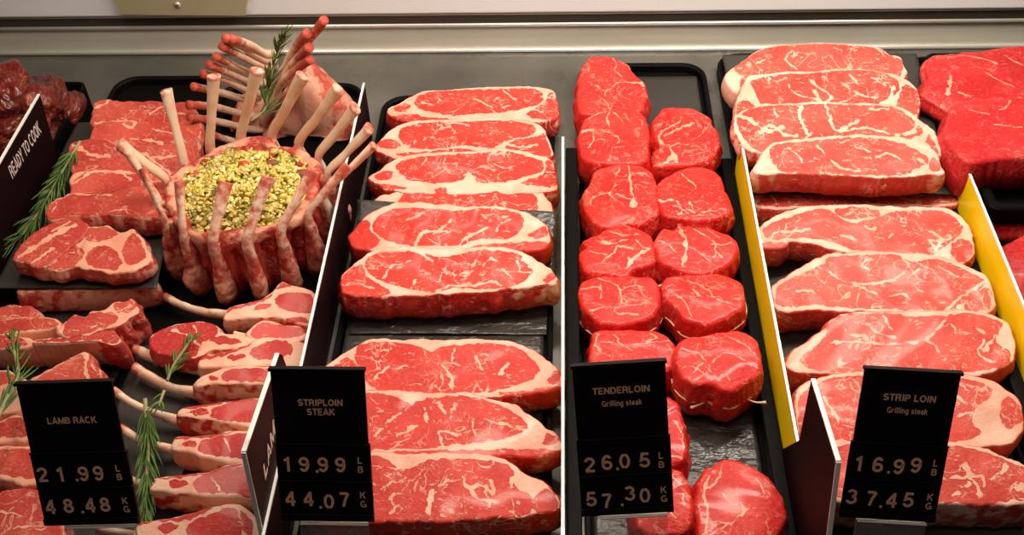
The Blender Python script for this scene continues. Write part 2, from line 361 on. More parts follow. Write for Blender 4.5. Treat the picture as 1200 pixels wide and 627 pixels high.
GLY = {
 'A': (.80, [[(.06, 0), (.40, .97), (.74, 0)], [(.18, .29), (.62, .29)]]),
 'B': (.72, [[(q_, 0), (q_, 1)], [(0, 1-q_), (.38, 1-q_)]+arc(.38, .725, .22, .19, 90, -90)+[(q_, .535)], [(q_, .51), (.40, .51)]+arc(.40, .298, .24, .213, 90, -90)+[(0, q_)]]),
 'C': (.80, [arc(.40, .5, .33, .42, 48, 312, 24)]),
 'D': (.76, [[(q_, 0), (q_, 1)], [(0, 1-q_), (.30, 1-q_)]+arc(.30, .5, .37, .415, 90, -90, 18)+[(0, q_)]]),
 'E': (.66, [[(q_, 0), (q_, 1)], [(0, 1-q_), (.60, 1-q_)], [(0, .51), (.55, .51)], [(0, q_), (.62, q_)]]),
 'G': (.84, [arc(.42, .5, .34, .42, 48, 345, 26)+[(.755, .44), (.44, .44)], [(.755, .48), (.755, 0)]]),
 'I': (.27, [[(.135, 0), (.135, 1)]]),
 'K': (.78, [[(q_, 0), (q_, 1)], [(.68, 1), (.12, .40)], [(.30, .58), (.70, 0)]]),
 'L': (.62, [[(q_, 1), (q_, q_), (.58, q_)]]),
 'M': (.92, [[(q_, 0), (q_, 1)], [(.12, .95), (.46, .10), (.80, .95)], [(.835, 1), (.835, 0)]]),
 'N': (.76, [[(q_, 0), (q_, 1)], [(.11, .95), (.65, .05)], [(.675, 1), (.675, 0)]]),
 'O': (.84, [arc(.42, .5, .34, .42, 0, 360, 32)]),
 'P': (.70, [[(q_, 0), (q_, 1)], [(0, 1-q_), (.38, 1-q_)]+arc(.38, .69, .23, .225, 90, -90)+[(q_, .465)]]),
 'R': (.76, [[(q_, 0), (q_, 1)], [(0, 1-q_), (.40, 1-q_)]+arc(.40, .70, .22, .215, 90, -90)+[(q_, .485)], [(.42, .48), (.58, .36), (.62, .12), (.66, 0)]]),
 'S': (.72, [arc(.35, .70, .26, .215, 20, 270, 16)+arc(.37, .295, .27, .21, 88, -160, 16)]),
 'T': (.68, [[(.34, 0), (.34, 1)], [(0, 1-q_), (.68, 1-q_)]]),
 'Y': (.74, [[(.04, 1), (.37, .46), (.70, 1)], [(.37, .5), (.37, 0)]]),
 '0': (.64, [arc(.32, .5, .24, .42, 93, 267, 16), arc(.32, .5, .24, .42, -87, 87, 16)]),
 '1': (.48, [[(.32, 0), (.32, 1)], [(.06, .76), (.22, .80), (.32, .95)]]),
 '2': (.64, [arc(.31, .70, .24, .22, 175, -35, 14)+[(.08, .10)], [(.04, q_), (.60, q_)]]),
 '3': (.64, [arc(.30, .715, .22, .20, 160, -85, 14), arc(.30, .30, .25, .22, 88, -165, 16)]),
 '4': (.66, [[(.46, 0), (.46, 1)], [(.44, .94), (.07, .34)], [(.03, .30), (.64, .30)]]),
 '5': (.64, [[(.56, 1-q_), (.17, 1-q_), (.11, .50)]+arc(.30, .33, .25, .245, 130, -160, 18)]),
 '6': (.64, [arc(.33, .5, .25, .42, 40, 170, 12)+[(.085, .33)], arc(.32, .31, .235, .225, 0, 360, 24)]),
 '7': (.62, [[(.04, 1-q_), (.54, 1-q_)], [(.56, .92), (.34, .45), (.24, 0)]]),
 '8': (.64, [arc(.32, .725, .20, .19, 0, 360, 22), arc(.32, .295, .24, .212, 0, 360, 22)]),
 '9': (.64, [arc(.31, .5, .25, .42, 220, 350, 12)+[(.555, .67)], arc(.32, .69, .235, .225, 0, 360, 24)]),
 '.': (.22, [[(.03, .08), (.19, .08)]]),
 'r': (.44, [[(.07, 0), (.07, .72)], [(.09, .45), (.16, .60), (.30, .655), (.42, .64)]]),
 'i': (.24, [[(.12, 0), (.12, .72)], [(.12, .84), (.12, 1)]]),
 'l': (.24, [[(.12, 0), (.12, 1)]]),
 'n': (.60, [[(.08, 0), (.08, .72)], [(.08, .45)]+arc(.29, .45, .20, .20, 150, 0)+[(.49, 0)]]),
 'g': (.62, [arc(.29, .36, .21, .29, 0, 360, 20), [(.52, .72), (.52, 0)]+arc(.30, -.03, .22, .17, 0, -150)]),
 's': (.54, [arc(.26, .52, .17, .135, 20, 270, 12)+arc(.27, .215, .19, .14, 88, -160, 12)]),
 't': (.40, [[(.17, .92), (.17, .12), (.24, .07), (.37, .07)], [(.02, .645), (.36, .645)]]),
 'e': (.60, [[(.08, .34), (.50, .34)]+arc(.29, .36, .215, .29, 0, 310, 20)]),
 'a': (.58, [arc(.27, .50, .19, .155, 160, 0)+[(.46, .08), (.50, 0)], arc(.25, .20, .18, .14, 60, 360-20, 16)]),
 'k': (.58, [[(.08, 0), (.08, 1)], [(.50, .72), (.12, .30)], [(.25, .42), (.54, 0)]]),
 ' ': (.30, [])}
def text(name, s, size, mat, parent, centre, ux, uy, un, bold=.17, align='CENTER', spacing=1., sx=1.):
    """size = cap height; letters are short raised strokes in one mesh"""
    gap = .10*spacing; wd = sum(GLY[c][0] for c in s)+gap*(len(s)-1); x0 = -wd/2 if align == 'CENTER' else 0.; V = []; Fc = []
    for c in s:
        for ln in GLY[c][1]:
            p = np.array(ln, float); keep = [0]+[i for i in range(1, len(p)) if np.linalg.norm(p[i]-p[i-1]) > 1e-6]; p = p[keep]
            clo = np.linalg.norm(p[0]-p[-1]) < 1e-6
            d = np.diff(p, axis=0); d /= np.linalg.norm(d, axis=1)[:, None]; nn = np.stack([-d[:, 1], d[:, 0]], 1)
            k = len(V)
            for i in range(len(p)):
                a = nn[max(i-1, 0)] if not (clo and i == 0) else nn[-1]; b = nn[min(i, len(nn)-1)] if not (clo and i == len(p)-1) else nn[0]
                m = a+b; m /= max(np.linalg.norm(m), 1e-6); m = m/max(.45, m@b)*bold/2
                for sg, zz in ((1, .014), (-1, .014), (-1, 0), (1, 0)): V.append((x0+p[i][0]+sg*m[0], p[i][1]-.5+sg*m[1], zz))
            for i in range(len(p)-1):
                for q in range(4): Fc.append([k+i*4+q, k+i*4+(q+1) % 4, k+(i+1)*4+(q+1) % 4, k+(i+1)*4+q])
            Fc.append([k, k+3, k+2, k+1]); e_ = k+(len(p)-1)*4; Fc.append([e_, e_+1, e_+2, e_+3])
        x0 += GLY[c][0]+gap
    V = np.array(V)*size
    W = np.array(centre)+V[:, :1]*sx*np.array(ux)+V[:, 1:2]*np.array(uy)+V[:, 2:3]*np.array(un)
    return mk(name, W, Fc, mat, parent, smooth=False)

# ------------------------------------------------------------------ the display case (setting)
Yb = PZ(600, 60, 0)[1]
tag(boxes('floor', [(-1.05, 1.05, .30, Yb+.03, -.02, 0)], 'floorsteel'), kind='structure')
zt = PY(600, 27, Yb)[2]; zl = PY(600, 13.5, Yb)[2]
def xs(p): return p
# sloped by nothing: a vertical steel riser with lips coloured pale as bend highlights, a strip coloured as recess shade and the white rail above
tag(boxes('wall_back', [(-1.05, 1.05, Yb, Yb+.02, 0, .30)], 'steel'), kind='structure')
tag(tube('trim_1', [(-1.05, Yb-.002, .003), (1.05, Yb-.002, .003)], [.0028]*2, 'lip', seg=10, n=4), kind='structure')
tag(tube('trim_2', [(-1.05, Yb-.003, zt), (1.05, Yb-.003, zt)], [.0028]*2, 'lip', seg=10, n=4), kind='structure')
tag(boxes('trim_3', [(-1.05, 1.05, Yb-.004, Yb+.001, zt+.003, zl-.002)], 'dark'), kind='structure')
tag(boxes('trim_4', [(-1.05, 1.05, Yb-.010, Yb+.004, zl+.003, zl+.05)], 'white', bev=.003), kind='structure')
tag(tube('trim_5', [(-1.05, Yb-.004, zl), (1.05, Yb-.004, zl)], [.0022]*2, 'steel', seg=10, n=4), kind='structure')
br = empty('bracket_cover', PY(208, 18, Yb-.022))
q0 = [PY(x, y, Yb-.022) for x, y in ((140, 17), (287, 18.5), (293, -30), (126, -30))]
v, f = extr(q0, (0, -1, 0), .0135); mk('cover_plate', v, f, 'beige', br, smooth=False)
c0 = PY(208, 5.5, Yb-.022)
tube('screw', [c0+np.array((0, 0, 0)), c0+np.array((0, -.002, 0))], [.0042, .0036], 'lip', br, n=5, seg=20)
boxes('screw_slot', [(c0[0]-.0028, c0[0]+.0028, c0[1]-.0026, c0[1]-.0018, c0[2]-.0006, c0[2]+.0006)], 'dark', br)
tag(br, 'beige metal cover plate with one screw on the white rail', 'cover plate')
# columns
XD = [-.60, -.234, .001, .1955, .4255]
YF = .33
def tray(x0, x1, y1, label, y0=YF, z=.0, h=.014, rim=.006, cr=.03):
    """shallow black tray: floor plate and rounded rim running round it"""
    e = empty('display_tray', ((x0+x1)/2, (y0+y1)/2, z))
    def rr(x0, x1, y0, y1, r):
        pts = []
        for cx, cy, a0 in ((x1-r, y1-r, 0), (x0+r, y1-r, 90), (x0+r, y0+r, 180), (x1-r, y0+r, 270)):
            for i in range(7): pts.append((cx+r*math.cos(R(a0+15*i)), cy+r*math.sin(R(a0+15*i))))
        return np.array(pts)
    A = rr(x0, x1, y0, y1, cr); B = rr(x0+rim, x1-rim, y0+rim, y1-rim, cr-rim*.6); k = len(A)
    v, f = extr([(*p, z+.003) for p in A], (0, 0, 1), .0025); mk('tray_floor', v, f, 'tray', e, smooth=False)
    V = np.vstack([np.column_stack([A, np.full(k, z+.003)]), np.column_stack([A+0, np.full(k, z+h-.002)]), np.column_stack([A*.85+B*.15, np.full(k, z+h)]),
                   np.column_stack([A*.3+B*.7, np.full(k, z+h)]), np.column_stack([B, np.full(k, z+h-.002)]), np.column_stack([B, np.full(k, z+.003)])])
    Fc = [[r*k+i, r*k+(i+1) % k, (r+1)*k+(i+1) % k, (r+1)*k+i] for r in range(5) for i in range(k)]
    mk('tray_rim', V, Fc, 'tray', e, smooth=False)
    return tag(e, label, 'tray')
def gx(px_, py_, z=0): return PZ(px_, py_, z)[0]
tray(-.582, -.447, PZ(60, 110, 0)[1]+.02, 'black tray under the lamb shoulder and loin chops at the left')
tray(-.440, -.252, PZ(250, 108, 0)[1], 'black tray under the crown roast and lamb rib chops')
tray(-.226, -.009, PZ(500, 122, 0)[1], 'black tray under the striploin steaks, left of centre')
tray(.020, .184, PZ(750, 84, 0)[1], 'black tray under the round tenderloin steaks')
tray(.2, .409, PZ(960, 62, 0)[1]-.02, 'black tray under the strip loin grilling steaks')
tray(.436, .80, PZ(1150, 66, 0)[1]-.02, 'black tray at the right edge under the dark red beef')

def sheet(prof, x0, x1, label, mat='paper', skew=0., th=.0008, n=60, wav=.0012, seed=0, xf0=None, xf1=None):
    """prof: (Y, z) from front to back"""
    p = catmull([(a, b) for a, b in prof], n, False); m = 40
    V = []
    for i, (y, z) in enumerate(p):
        q = i/(n-1)
        a = x0 if xf0 is None else xf0*(1-q)+x0*q
        b = x1 if xf1 is None else xf1*(1-q)+x1*q
        for j in range(m+1):
            u = j/m; V.append((a+(b-a)*u, y+skew*u*q, z))
    V = np.array(V); V[:, 2] += (wob(V[:, :2], 9, seed)+1.)*wav
    B = V.copy(); B[:, 2] -= th; N_ = len(V)
    idx = np.arange(N_).reshape(n, m+1); f = np.stack([idx[:-1, :-1], idx[:-1, 1:], idx[1:, 1:], idx[1:, :-1]], -1).reshape(-1, 4).tolist()
    g = [[N_+k for k in reversed(q)] for q in f]
    bd = list(idx[0, :])+list(idx[1:, -1])+list(idx[-1, -2::-1])+list(idx[-2:0:-1, 0])
    s = [[int(bd[i]), int(N_+bd[i]), int(N_+bd[(i+1) % len(bd)]), int(bd[(i+1) % len(bd)])] for i in range(len(bd))]
    o = mk('liner_sheet', np.vstack([V, B]), f+g+s, mat)
    return tag(o, label, 'liner sheet')

# dividers --------------------------------------------------------
def divider(X, y0, y1, h, label, face, edge='edge', th=.0022, ew=.0022, z0=.001, rail=None):
    e = empty('tray_divider', (X, (y0+y1)/2, z0))
    boxes('divider_panel', [(X-th/2, X+th/2, y0, y1, z0, h-ew)], face, e)
    boxes('divider_edge', [(X-th/2-.0002, X+th/2+.0002, y0, y1, h-ew, h)], edge, e)
    if rail: boxes('base_rail', [(X+rail[0]-.0065, X+rail[0]+.0065, .36, rail[1], .0005, rail[2])], 'tray', e, bev=.002)
    return e
d = divider(XD[1], .47, PZ(423, 97, .08)[1], .08, '', 'signface', th=.0020, ew=.002, rail=(-.0085, 1.085, .030))
tag(d, 'black tray divider with silver edge between lamb and striploin steaks', 'divider')
d = divider(XD[2], .40, PZ(660, 160, .08)[1], .08, '', 'yellow', th=.0022, ew=.002, rail=(.0095, 1.0, .050)); tag(d, 'thin upright divider with pale edge left of the tenderloin steaks', 'divider')
d = divider(XD[3], PZ(940, 520, .08)[1], PZ(862, 160, .08)[1], .08, '', 'yellow', th=.002, ew=.002, rail=(-.0085, 1.0, .034))
tag(d, 'yellow tray divider with white edge right of the tenderloin steaks', 'divider')
d = divider(XD[4], .52, PZ(1112, 165, .08)[1], .08, '', 'yellow', th=.002, ew=.002, rail=(-.0085, 1.0, .034))
tag(d, 'yellow tray divider with white edge at the right, beside the beef round', 'divider')

# ------------------------------------------------------------------ sheets
def gy(py, z=0, x=600): return PZ(x, py, z)[1]
sheet([(.36, .0075), (.9, .0075), (1.08, .0075)], -.218, -.018, 'charcoal sheet lining the bottom of the striploin tray', mat='wet', seed=3, wav=.0004)
y_s = gy(236, .045, 540)
sheet([(gy(392, .010), .0100), (gy(372, .010), .0102), (gy(330, .012), .0125), (gy(290, .02), .021), (y_s-.03, .036), (y_s, .047)], PZ(425, 227, .045)[0]-.004, PZ(655, 243, .045)[0], 'wet charcoal sheet under the two striploin steaks in the middle of the column', mat='wet', seed=5, skew=-.02, wav=.0006, xf0=-.214, xf1=-.012)
sheet([(.37, .0075), (.60, .0075), (gy(380, .01, 740), .0080)], .028, .178, 'dark sheet lining the bottom of the tenderloin tray', mat='wet', seed=8, wav=.0004)
sheet([(gy(395, .012), .0096), (.95, .0100), (gy(90, .012), .0105)], .028, .172, 'dark sheet under the back half of the tenderloin tray', mat='paper', seed=9, wav=.0005)
sheet([(.37, .0075), (.75, .0075), (1.1, .0085)], .208, .402, 'dark sheet lining the bottom of the strip loin grilling steak tray', seed=10, wav=.0004)
sheet([(gy(229, .045, 1000), .0455), (gy(200, .045), .0455), (gy(130, .05), .048), (gy(68, .05), .052)], PZ(846, 66, .05)[0], PZ(1075, 68, .05)[0], 'charcoal sheet under the four farthest strip loin grilling steaks', seed=12, wav=.0009, xf0=PZ(880, 224, .045)[0], xf1=PZ(1117, 230, .045)[0])
sheet([(gy(338, .044, 100), .0435), (gy(310, .045), .0445), (gy(200, .05), .048), (gy(140, .05), .048)], -.578, PZ(222, 150, .045)[0], 'dark sheet under the lamb shoulder steaks at the left', seed=14, wav=.0008, xf0=-.578, xf1=PZ(186, 330, .045)[0])
sheet([(.42, .0045), (.6, .0045), (gy(395, .005), .0045)], -.428, -.262, 'charcoal sheet under the lamb rib chops', seed=15, wav=.0004)
sheet([(.42, .0045), (.6, .0045), (gy(345, .005), .0045)], -.574, -.458, 'dark sheet under the lamb loin chops at the left', seed=16, wav=.0004)

# ------------------------------------------------------------------ striploin steaks
GS = 'striploin steaks in the column left of centre'
def steak(cut, label, group, cat='steak', **k):
    o = slab(cut, **k); return tag(o, label, cat, group)
steak('striploin_steak', 'striploin steak farthest back in its column, white fat rim, by the steel back wall', GS, crop='D1', seed=11, t=.032, a=6, z0=.009,
  outline='290,185 345,160 400,125 470,102 560,97 700,86 820,80 920,78 1000,86 1050,100 1068,140 1075,185 1060,230 960,250 800,250 600,250 400,250 300,215',
  lean=['410,155 430,130 460,116 520,105 640,100 760,98 850,92 940,92 985,100 1007,130 990,160 930,180 860,195 780,207 700,208 620,215 560,215 480,200 425,180',
        '322,185 340,168 390,165 396,180 370,198 335,200', '930,205 1000,165 1040,110 1065,130 1075,190 1050,235 960,230', '310,222 420,210 460,225 600,235 600,260 310,250'],
  veins=[(10, '450,155 485,165 520,160 530,140'), (14, '690,140 730,160 770,180'), (10, '820,100 850,125 880,145'), (12, '880,215 950,190 1000,200')], side=(.1, .15, .35))
steak('striploin_steak', 'striploin steak second from the back of its column, lying on the farthest one', GS, crop='D1', seed=12, wedge=0.5, t=.034, a=9, z0=.009,
  outline='237,358 260,325 300,290 350,258 430,240 540,235 640,232 700,224 830,228 900,235 980,255 1012,285 1024,320 1042,360 1045,400 950,430 800,430 600,430 430,425 330,410 250,385',
  lean=['340,310 350,285 400,260 500,248 640,245 800,240 900,247 960,262 970,290 950,312 880,322 820,345 780,370 700,365 650,355 560,365 430,368 365,345',
        '245,350 262,335 310,325 347,345 346,358 320,368 260,365', '830,365 880,330 960,318 1010,300 1022,330 1040,380 1030,410 900,410', '330,388 500,378 600,368 700,382 700,400 400,405'],
  veins=[(10, '560,255 600,250 660,262'), (9, '410,360 415,330'), (8, '480,260 500,280'), (16, '840,350 900,365 980,350')], side=(.35, .3, .5))
steak('striploin_steak', 'striploin steak third from the back, small round lean nub at its left tip', GS, crop='D1', seed=13, wedge=0.5, t=.034, a=9, z0=.009,
  outline='205,500 250,470 300,430 350,405 430,390 560,383 700,378 820,370 920,380 1000,400 1045,420 1058,460 1070,520 1062,560 960,575 880,575 760,580 600,580 400,575 300,560 225,525',
  lean=['330,460 345,430 420,408 560,400 700,390 850,385 960,410 1007,430 1000,470 960,490 890,510 840,520 740,525 700,520 680,490 655,485 640,512 600,520 540,525 420,520 365,500',
        '235,490 270,475 310,475 312,495 290,515 240,510', '1020,425 1045,432 1062,500 1065,545 990,545 900,528 1000,492', '215,532 300,535 380,550 250,560'],
  veins=[(10, '470,415 440,450 410,465'), (12, '640,490 670,482 690,500'), (9, '780,440 830,460 860,450')], side=(.1, .2, .35))
steak('striploin_steak', 'striploin steak fourth from the back, its front half covered by a charcoal sheet', GS, crop='D1', seed=14, wedge=0.4, t=.028, a=6, z0=.009,
  outline='240,590 310,575 350,555 420,542 560,538 680,535 820,528 900,535 970,550 1020,585 1045,627 1040,690 900,725 600,740 350,730 230,660',
  lean=['340,605 380,570 480,555 600,548 760,542 850,540 920,550 955,565 977,610 970,660 850,700 600,710 380,700 330,660'],
  veins=[(14, '590,550 600,580'), (10, '450,570 430,600')], side=(.2, .2, .3))
steak('striploin_steak', 'striploin steak on the back of the wet charcoal sheet, ragged red left end', GS, crop='D2', seed=15, wedge=0.5, t=.034, a=9, z0=.0135,
  outline='97,205 112,180 150,140 185,105 260,70 310,58 420,62 560,72 680,75 780,85 850,110 905,150 922,190 922,222 880,250 700,270 500,275 330,270 210,260 120,245',
  lean=['203,180 197,150 230,110 290,85 360,83 450,88 540,93 640,85 740,90 800,105 814,140 800,175 760,205 690,210 600,215 560,235 420,238 330,235 250,215',
        '92,205 130,155 180,135 192,180 228,222 170,262 110,250', '830,195 870,165 905,160 910,190 870,205', '560,250 700,228 915,222 900,260 600,270'],
  veins=[(13, '372,235 385,205 420,180 500,178'), (11, '340,130 380,120 400,100'), (12, '440,190 500,150 520,130'), (14, '555,235 570,210 620,185 660,165'), (8, '700,180 720,150 760,130'), (9, '640,110 660,125'), (8, '730,120 770,110')], side=(.05, .1, .25))
steak('striploin_steak', 'thick marbled striploin steak in front on the wet charcoal sheet, red front side showing', GS, crop='D2', seed=16, wedge=0.35, t=.038, a=5, z0=.0138, lump=.0014, bulge=.0035, striae=.0015,
  outline='62,395 70,352 110,318 160,280 210,250 250,238 400,243 560,243 720,240 800,258 860,290 920,325 945,355 945,392 900,398 800,408 700,422 600,428 500,436 380,440 280,440 180,445 110,440 70,425',
  lean=['165,320 175,290 230,262 300,258 380,265 470,280 520,277 600,262 700,256 790,268 810,295 850,340 830,370 780,400 700,414 600,412 520,414 450,430 360,415 300,400 240,385 188,355',
        '60,400 78,352 120,322 155,318 175,360 230,395 270,432 180,455 100,445', '900,388 910,355 940,345 942,370'],
  veins=[(12, '350,430 360,400 375,375'), (11, '240,370 270,330 285,318'), (10, '270,318 320,310 350,298'), (12, '390,265 430,290 440,300'), (14, '460,425 520,400 600,400 680,385 720,400'), (10, '620,300 600,330'), (10, '650,320 680,290 700,300'), (9, '720,330 745,345 760,370'), (8, '560,350 600,345'), (12, '790,300 800,340 840,345'), (7, '60,400 120,385 200,410')], side=(.1, .28, .30, .26, .6))
steak('striploin_steak', 'striploin steak third from the front of its column, just below the bare wet sheet', GS, crop='D3', seed=17, t=.034, a=9, z0=.0085,
  outline='-5,130 40,98 80,70 145,42 230,42 330,44 450,43 575,55 640,88 695,132 712,162 700,190 640,205 560,215 450,220 330,220 200,218 80,210 0,175',
  lean=['90,95 100,60 118,56 200,52 270,62 305,78 318,86 335,74 380,64 480,58 560,65 605,90 641,135 620,165 560,185 500,200 380,205 200,205 140,185 110,150', '0,140 40,118 60,100 85,110 110,160 60,190 0,180', '665,170 690,140 706,160 695,182', '520,205 600,200 690,185 690,200 560,214'],
  veins=[(9, '150,160 170,145 190,130'), (8, '170,80 200,70'), (9, '215,135 245,125'), (12, '355,125 375,155 382,190'), (12, '545,115 520,150 535,130'), (8, '450,95 470,130'), (9, '385,75 380,110'), (8, '470,85 490,95')], side=(.05, .05, .12, .35))
steak('striploin_steak', 'striploin steak second from the front, notch of white fat in its upper edge', GS, crop='D3', seed=18, wedge=0.5, t=.034, a=9, z0=.0085,
  outline='-50,270 0,235 60,205 140,195 240,198 330,201 430,203 500,223 570,240 620,278 680,318 706,345 708,372 640,395 500,395 380,402 250,405 140,405 20,400 -50,350',
  lean=['-20,300 0,250 60,218 140,205 200,213 250,233 268,240 290,222 400,213 470,223 550,255 600,290 608,310 560,335 500,350 400,358 300,372 200,372 60,372 0,340', '650,355 665,325 695,335 692,355', '60,385 700,372 690,400 60,400'],
  veins=[(14, '220,330 250,315 275,300'), (9, '300,250 305,290'), (10, '345,240 360,270'), (9, '390,235 375,280'), (10, '480,285 540,300 580,315'), (8, '150,330 190,290 230,260'), (8, '440,290 450,330'), (10, '350,360 345,320 400,330')], side=(.2, .3, .4, .45))
steak('striploin_steak', 'nearest striploin steak in its column, web of fat on its right half', GS, crop='D3', seed=19, wedge=0.4, t=.038, a=6, z0=.0085, bulge=.003,
  outline='-60,480 0,420 60,395 140,380 240,383 330,381 430,383 530,395 600,440 660,472 698,515 702,550 640,568 560,578 480,578 350,590 250,588 140,590 0,590 -60,550',
  lean=['-30,500 0,440 80,400 160,393 210,420 235,432 262,430 300,408 400,400 490,405 555,422 565,440 560,470 590,500 620,520 610,565 480,590 400,590 200,590 20,580', '620,530 660,490 690,515 690,550 640,565'],
  veins=[(12, '410,450 425,485 470,480 500,500 500,470'), (10, '430,485 460,520 520,530'), (10, '560,460 555,490'), (14, '310,560 320,500'), (9, '400,520 410,545'), (8, '170,490 200,470'), (9, '200,560 220,540'), (8, '340,480 370,465'), (9, '480,500 490,540'), (9, '215,430 260,400')], side=(.1, .1, .25, .1))

# ------------------------------------------------------------------ tenderloin
GT = 'round tenderloin grilling steaks in two rows'
def tend(label, string=None, **k):
    k.setdefault('t', .043); k.setdefault('a', 2); k.setdefault('z0', .0125)
    if string is None: return steak('tenderloin_steak', label, GT, mat='tender', side=(.0, .08, .0), rnd=.006, bulge=.003, striae=.0016, lump=.0010, base=0, N=220, NR=38, dome=.002, **k)
    op = px(k['crop'], k['outline']); c = np.mean(op, 0); cc = PZ(c[0], c[1], k['z0']); e = empty('tenderloin_steak', cc)
    m = slab('meat', parent=e, mat='tender', side=(.0, .08, .0), rnd=.006, bulge=.003, striae=.0016, lump=.0010, base=0, N=220, NR=38, dome=.002, **k)
    # twine round the waist: follows the traced outline, lowered to mid height
    n = np.array([0, -math.tan(R(k['a'])), 1.]); n /= np.linalg.norm(n); low = max(op, key=lambda p: p[1]); P0 = PZ(low[0], low[1], k['z0']+k['t']*n[2])
    W = np.array([PN(x, y, P0, n) for x, y in op]); W = catmull(W, 90); ce = W.mean(0)
    dd = W-ce; W = ce+dd*(1+.0034/np.linalg.norm(dd, axis=1))[:, None]-n*k['t']*.42+n*(wob(W, 12, 5)*.0015)[:, None]
    tube('butcher_string', W, [.0008, .0008], 'string', e, n=160, seg=8, closed=True)
    for (sx_, sy_) in string:   # knot: two loose ends sticking out
        j = np.argmin([np.hypot(*(np.array([0, 0]) + pj - np.array([sx_, sy_]))) for pj in [proj(w) for w in W]]); w = W[j]
        out_ = (w-ce)/np.linalg.norm(w-ce)
        for q in (-1, 1):
            tube('string_end', [w-out_*.0006, w+out_*.004+np.array([q*.006, 0, .001]), w+out_*.006+np.array([q*.013, -.001, .003+.002*q])], [.0009, .0008, .0015], 'string', e, n=10, seg=7)
    return tag(e, label, 'steak', GT)
def proj(w):
    c = M @ (np.asarray(w)-O); return np.array([CX+F*c[0]/-c[2], CY-F*c[1]/-c[2]])
tend('farthest tenderloin steak of the left row, by the steel back wall', crop='E1', seed=21, outline='72,215 80,150 110,90 150,65 240,70 310,100 350,150 395,190 412,250 400,300 380,335 300,345 230,350 150,350 90,345 72,310',
  veins=[(9, '240,75 262,110 250,140 290,170'), (9, '110,90 130,120 120,140'), (9, '120,195 170,225 215,240 270,205 330,200'), (8, '180,270 215,300 230,325'), (6, '210,240 205,265'), (22, '335,200 375,198 398,212'), (7, '265,95 310,110 340,135'), (5, '260,240 290,270 340,290')])
tend('second tenderloin steak in the left row, pale fat patch on its left edge', crop='E1', seed=22, outline='78,450 95,390 150,345 240,320 330,322 390,350 420,430 415,520 410,570 330,590 240,592 150,590 95,560 78,500',
  veins=[(9, '110,380 170,350 235,335 290,390'), (9, '225,340 213,380 228,420'), (10, '190,430 250,455 272,490 240,520 222,580'), (8, '260,520 310,510'), (30, '84,432 120,432 150,430'), (8, '120,515 150,480 150,440'), (7, '350,360 385,385 390,420'), (6, '300,350 320,380 340,390')])
tend('farthest tenderloin steak of the right row, with a pale fat flap at its lower left', crop='E1', seed=23, outline='440,400 460,350 500,320 570,315 650,325 720,365 725,395 755,430 770,490 745,545 700,585 600,605 500,610 440,600 455,560 445,530 470,505 452,460', a=8,
  veins=[(12, '580,370 560,400 480,440 475,480 520,525 560,585'), (16, '640,400 560,430 500,455'), (9, '520,520 560,500 610,505'), (26, '450,620 500,590 545,560 560,590'), (5, '700,420 660,470 620,480'), (5, '620,560 680,540')])
tend('third tenderloin steak in the left row, branching white fat veins on top', crop='E2', seed=24, outline='90,190 100,160 130,120 150,80 220,50 300,45 390,70 420,110 430,200 440,260 410,295 350,325 290,322 230,340 170,330 120,290 95,240',
  veins=[(10, '265,55 245,100 240,120'), (12, '300,55 305,100 310,160 322,215 305,252'), (8, '310,90 370,95 400,110'), (10, '140,200 215,185 300,212 340,205'), (9, '240,150 215,185 235,215'), (18, '322,215 335,240 310,250'), (5, '130,160 180,190'), (6, '350,250 400,240')])
tend('second tenderloin steak in the right row, smooth red top with few veins', crop='E2', seed=25, outline='428,190 440,130 500,90 570,60 650,62 710,90 740,160 775,230 765,270 720,292 640,305 540,298 470,280 440,240',
  veins=[(8, '540,95 590,140 610,160'), (18, '440,215 470,218 500,215'), (9, '510,240 560,260 640,270 740,255'), (8, '520,220 545,262 530,280'), (6, '560,270 600,285 700,280'), (5, '580,230 600,270')])
tend('fourth tenderloin steak in the left row, ragged edge with dense fat streaks', crop='E2', seed=26, outline='78,450 110,425 90,405 130,380 150,375 200,345 240,325 290,322 350,340 410,385 420,460 405,505 330,525 290,565 200,555 120,545 88,505',
  veins=[(12, '150,400 220,420 290,400'), (12, '180,500 230,460 250,430 320,440'), (18, '300,510 340,470 390,440'), (10, '330,400 370,430 400,440'), (8, '120,450 200,470'), (14, '290,530 310,500 300,480'), (9, '220,360 280,380 340,370')])
tend('third tenderloin steak in the right row, crack down its left third', crop='E2', seed=27, outline='418,430 430,380 460,345 510,345 535,312 560,335 660,340 760,370 805,420 790,470 740,525 640,555 560,545 500,525 450,495', a=5,
  veins=[(20, '530,335 545,370 562,410 560,470 545,520'), (8, '600,350 680,400 700,450 690,480'), (7, '680,420 740,420 780,400'), (8, '700,450 730,480'), (6, '660,350 720,390'), (9, '440,400 480,420 520,460'), (6, '620,460 680,500')])
tend('fifth tenderloin steak in the left row, tied with string at its front', string=[(716, 382), (765, 322)], crop='E3', seed=28, outline='70,130 80,80 140,50 250,45 360,55 410,80 422,150 400,205 330,245 230,262 150,245 90,195', z0=.0105,
  veins=[(9, '150,60 180,72 240,100 250,170 220,210 320,215'), (7, '250,115 300,95 340,100'), (7, '80,110 140,100 165,120'), (6, '250,170 300,180 360,170'), (8, '120,200 180,190'), (6, '330,130 380,150'), (6, '160,80 165,150')])
tend('fourth tenderloin steak in the right row, smooth D-shaped top tied with string', string=[(825, 382), (801, 317)], crop='E3', seed=29, outline='428,80 460,50 560,40 680,40 760,70 785,130 775,185 720,225 640,260 590,252 530,235 490,190 440,140', t=.046, z0=.0105,
  veins=[(8, '480,55 570,85 620,110 650,150'), (7, '560,110 590,140'), (6, '620,110 700,100'), (7, '440,100 520,160 560,230'), (5, '660,160 720,170'), (6, '580,180 640,200')])
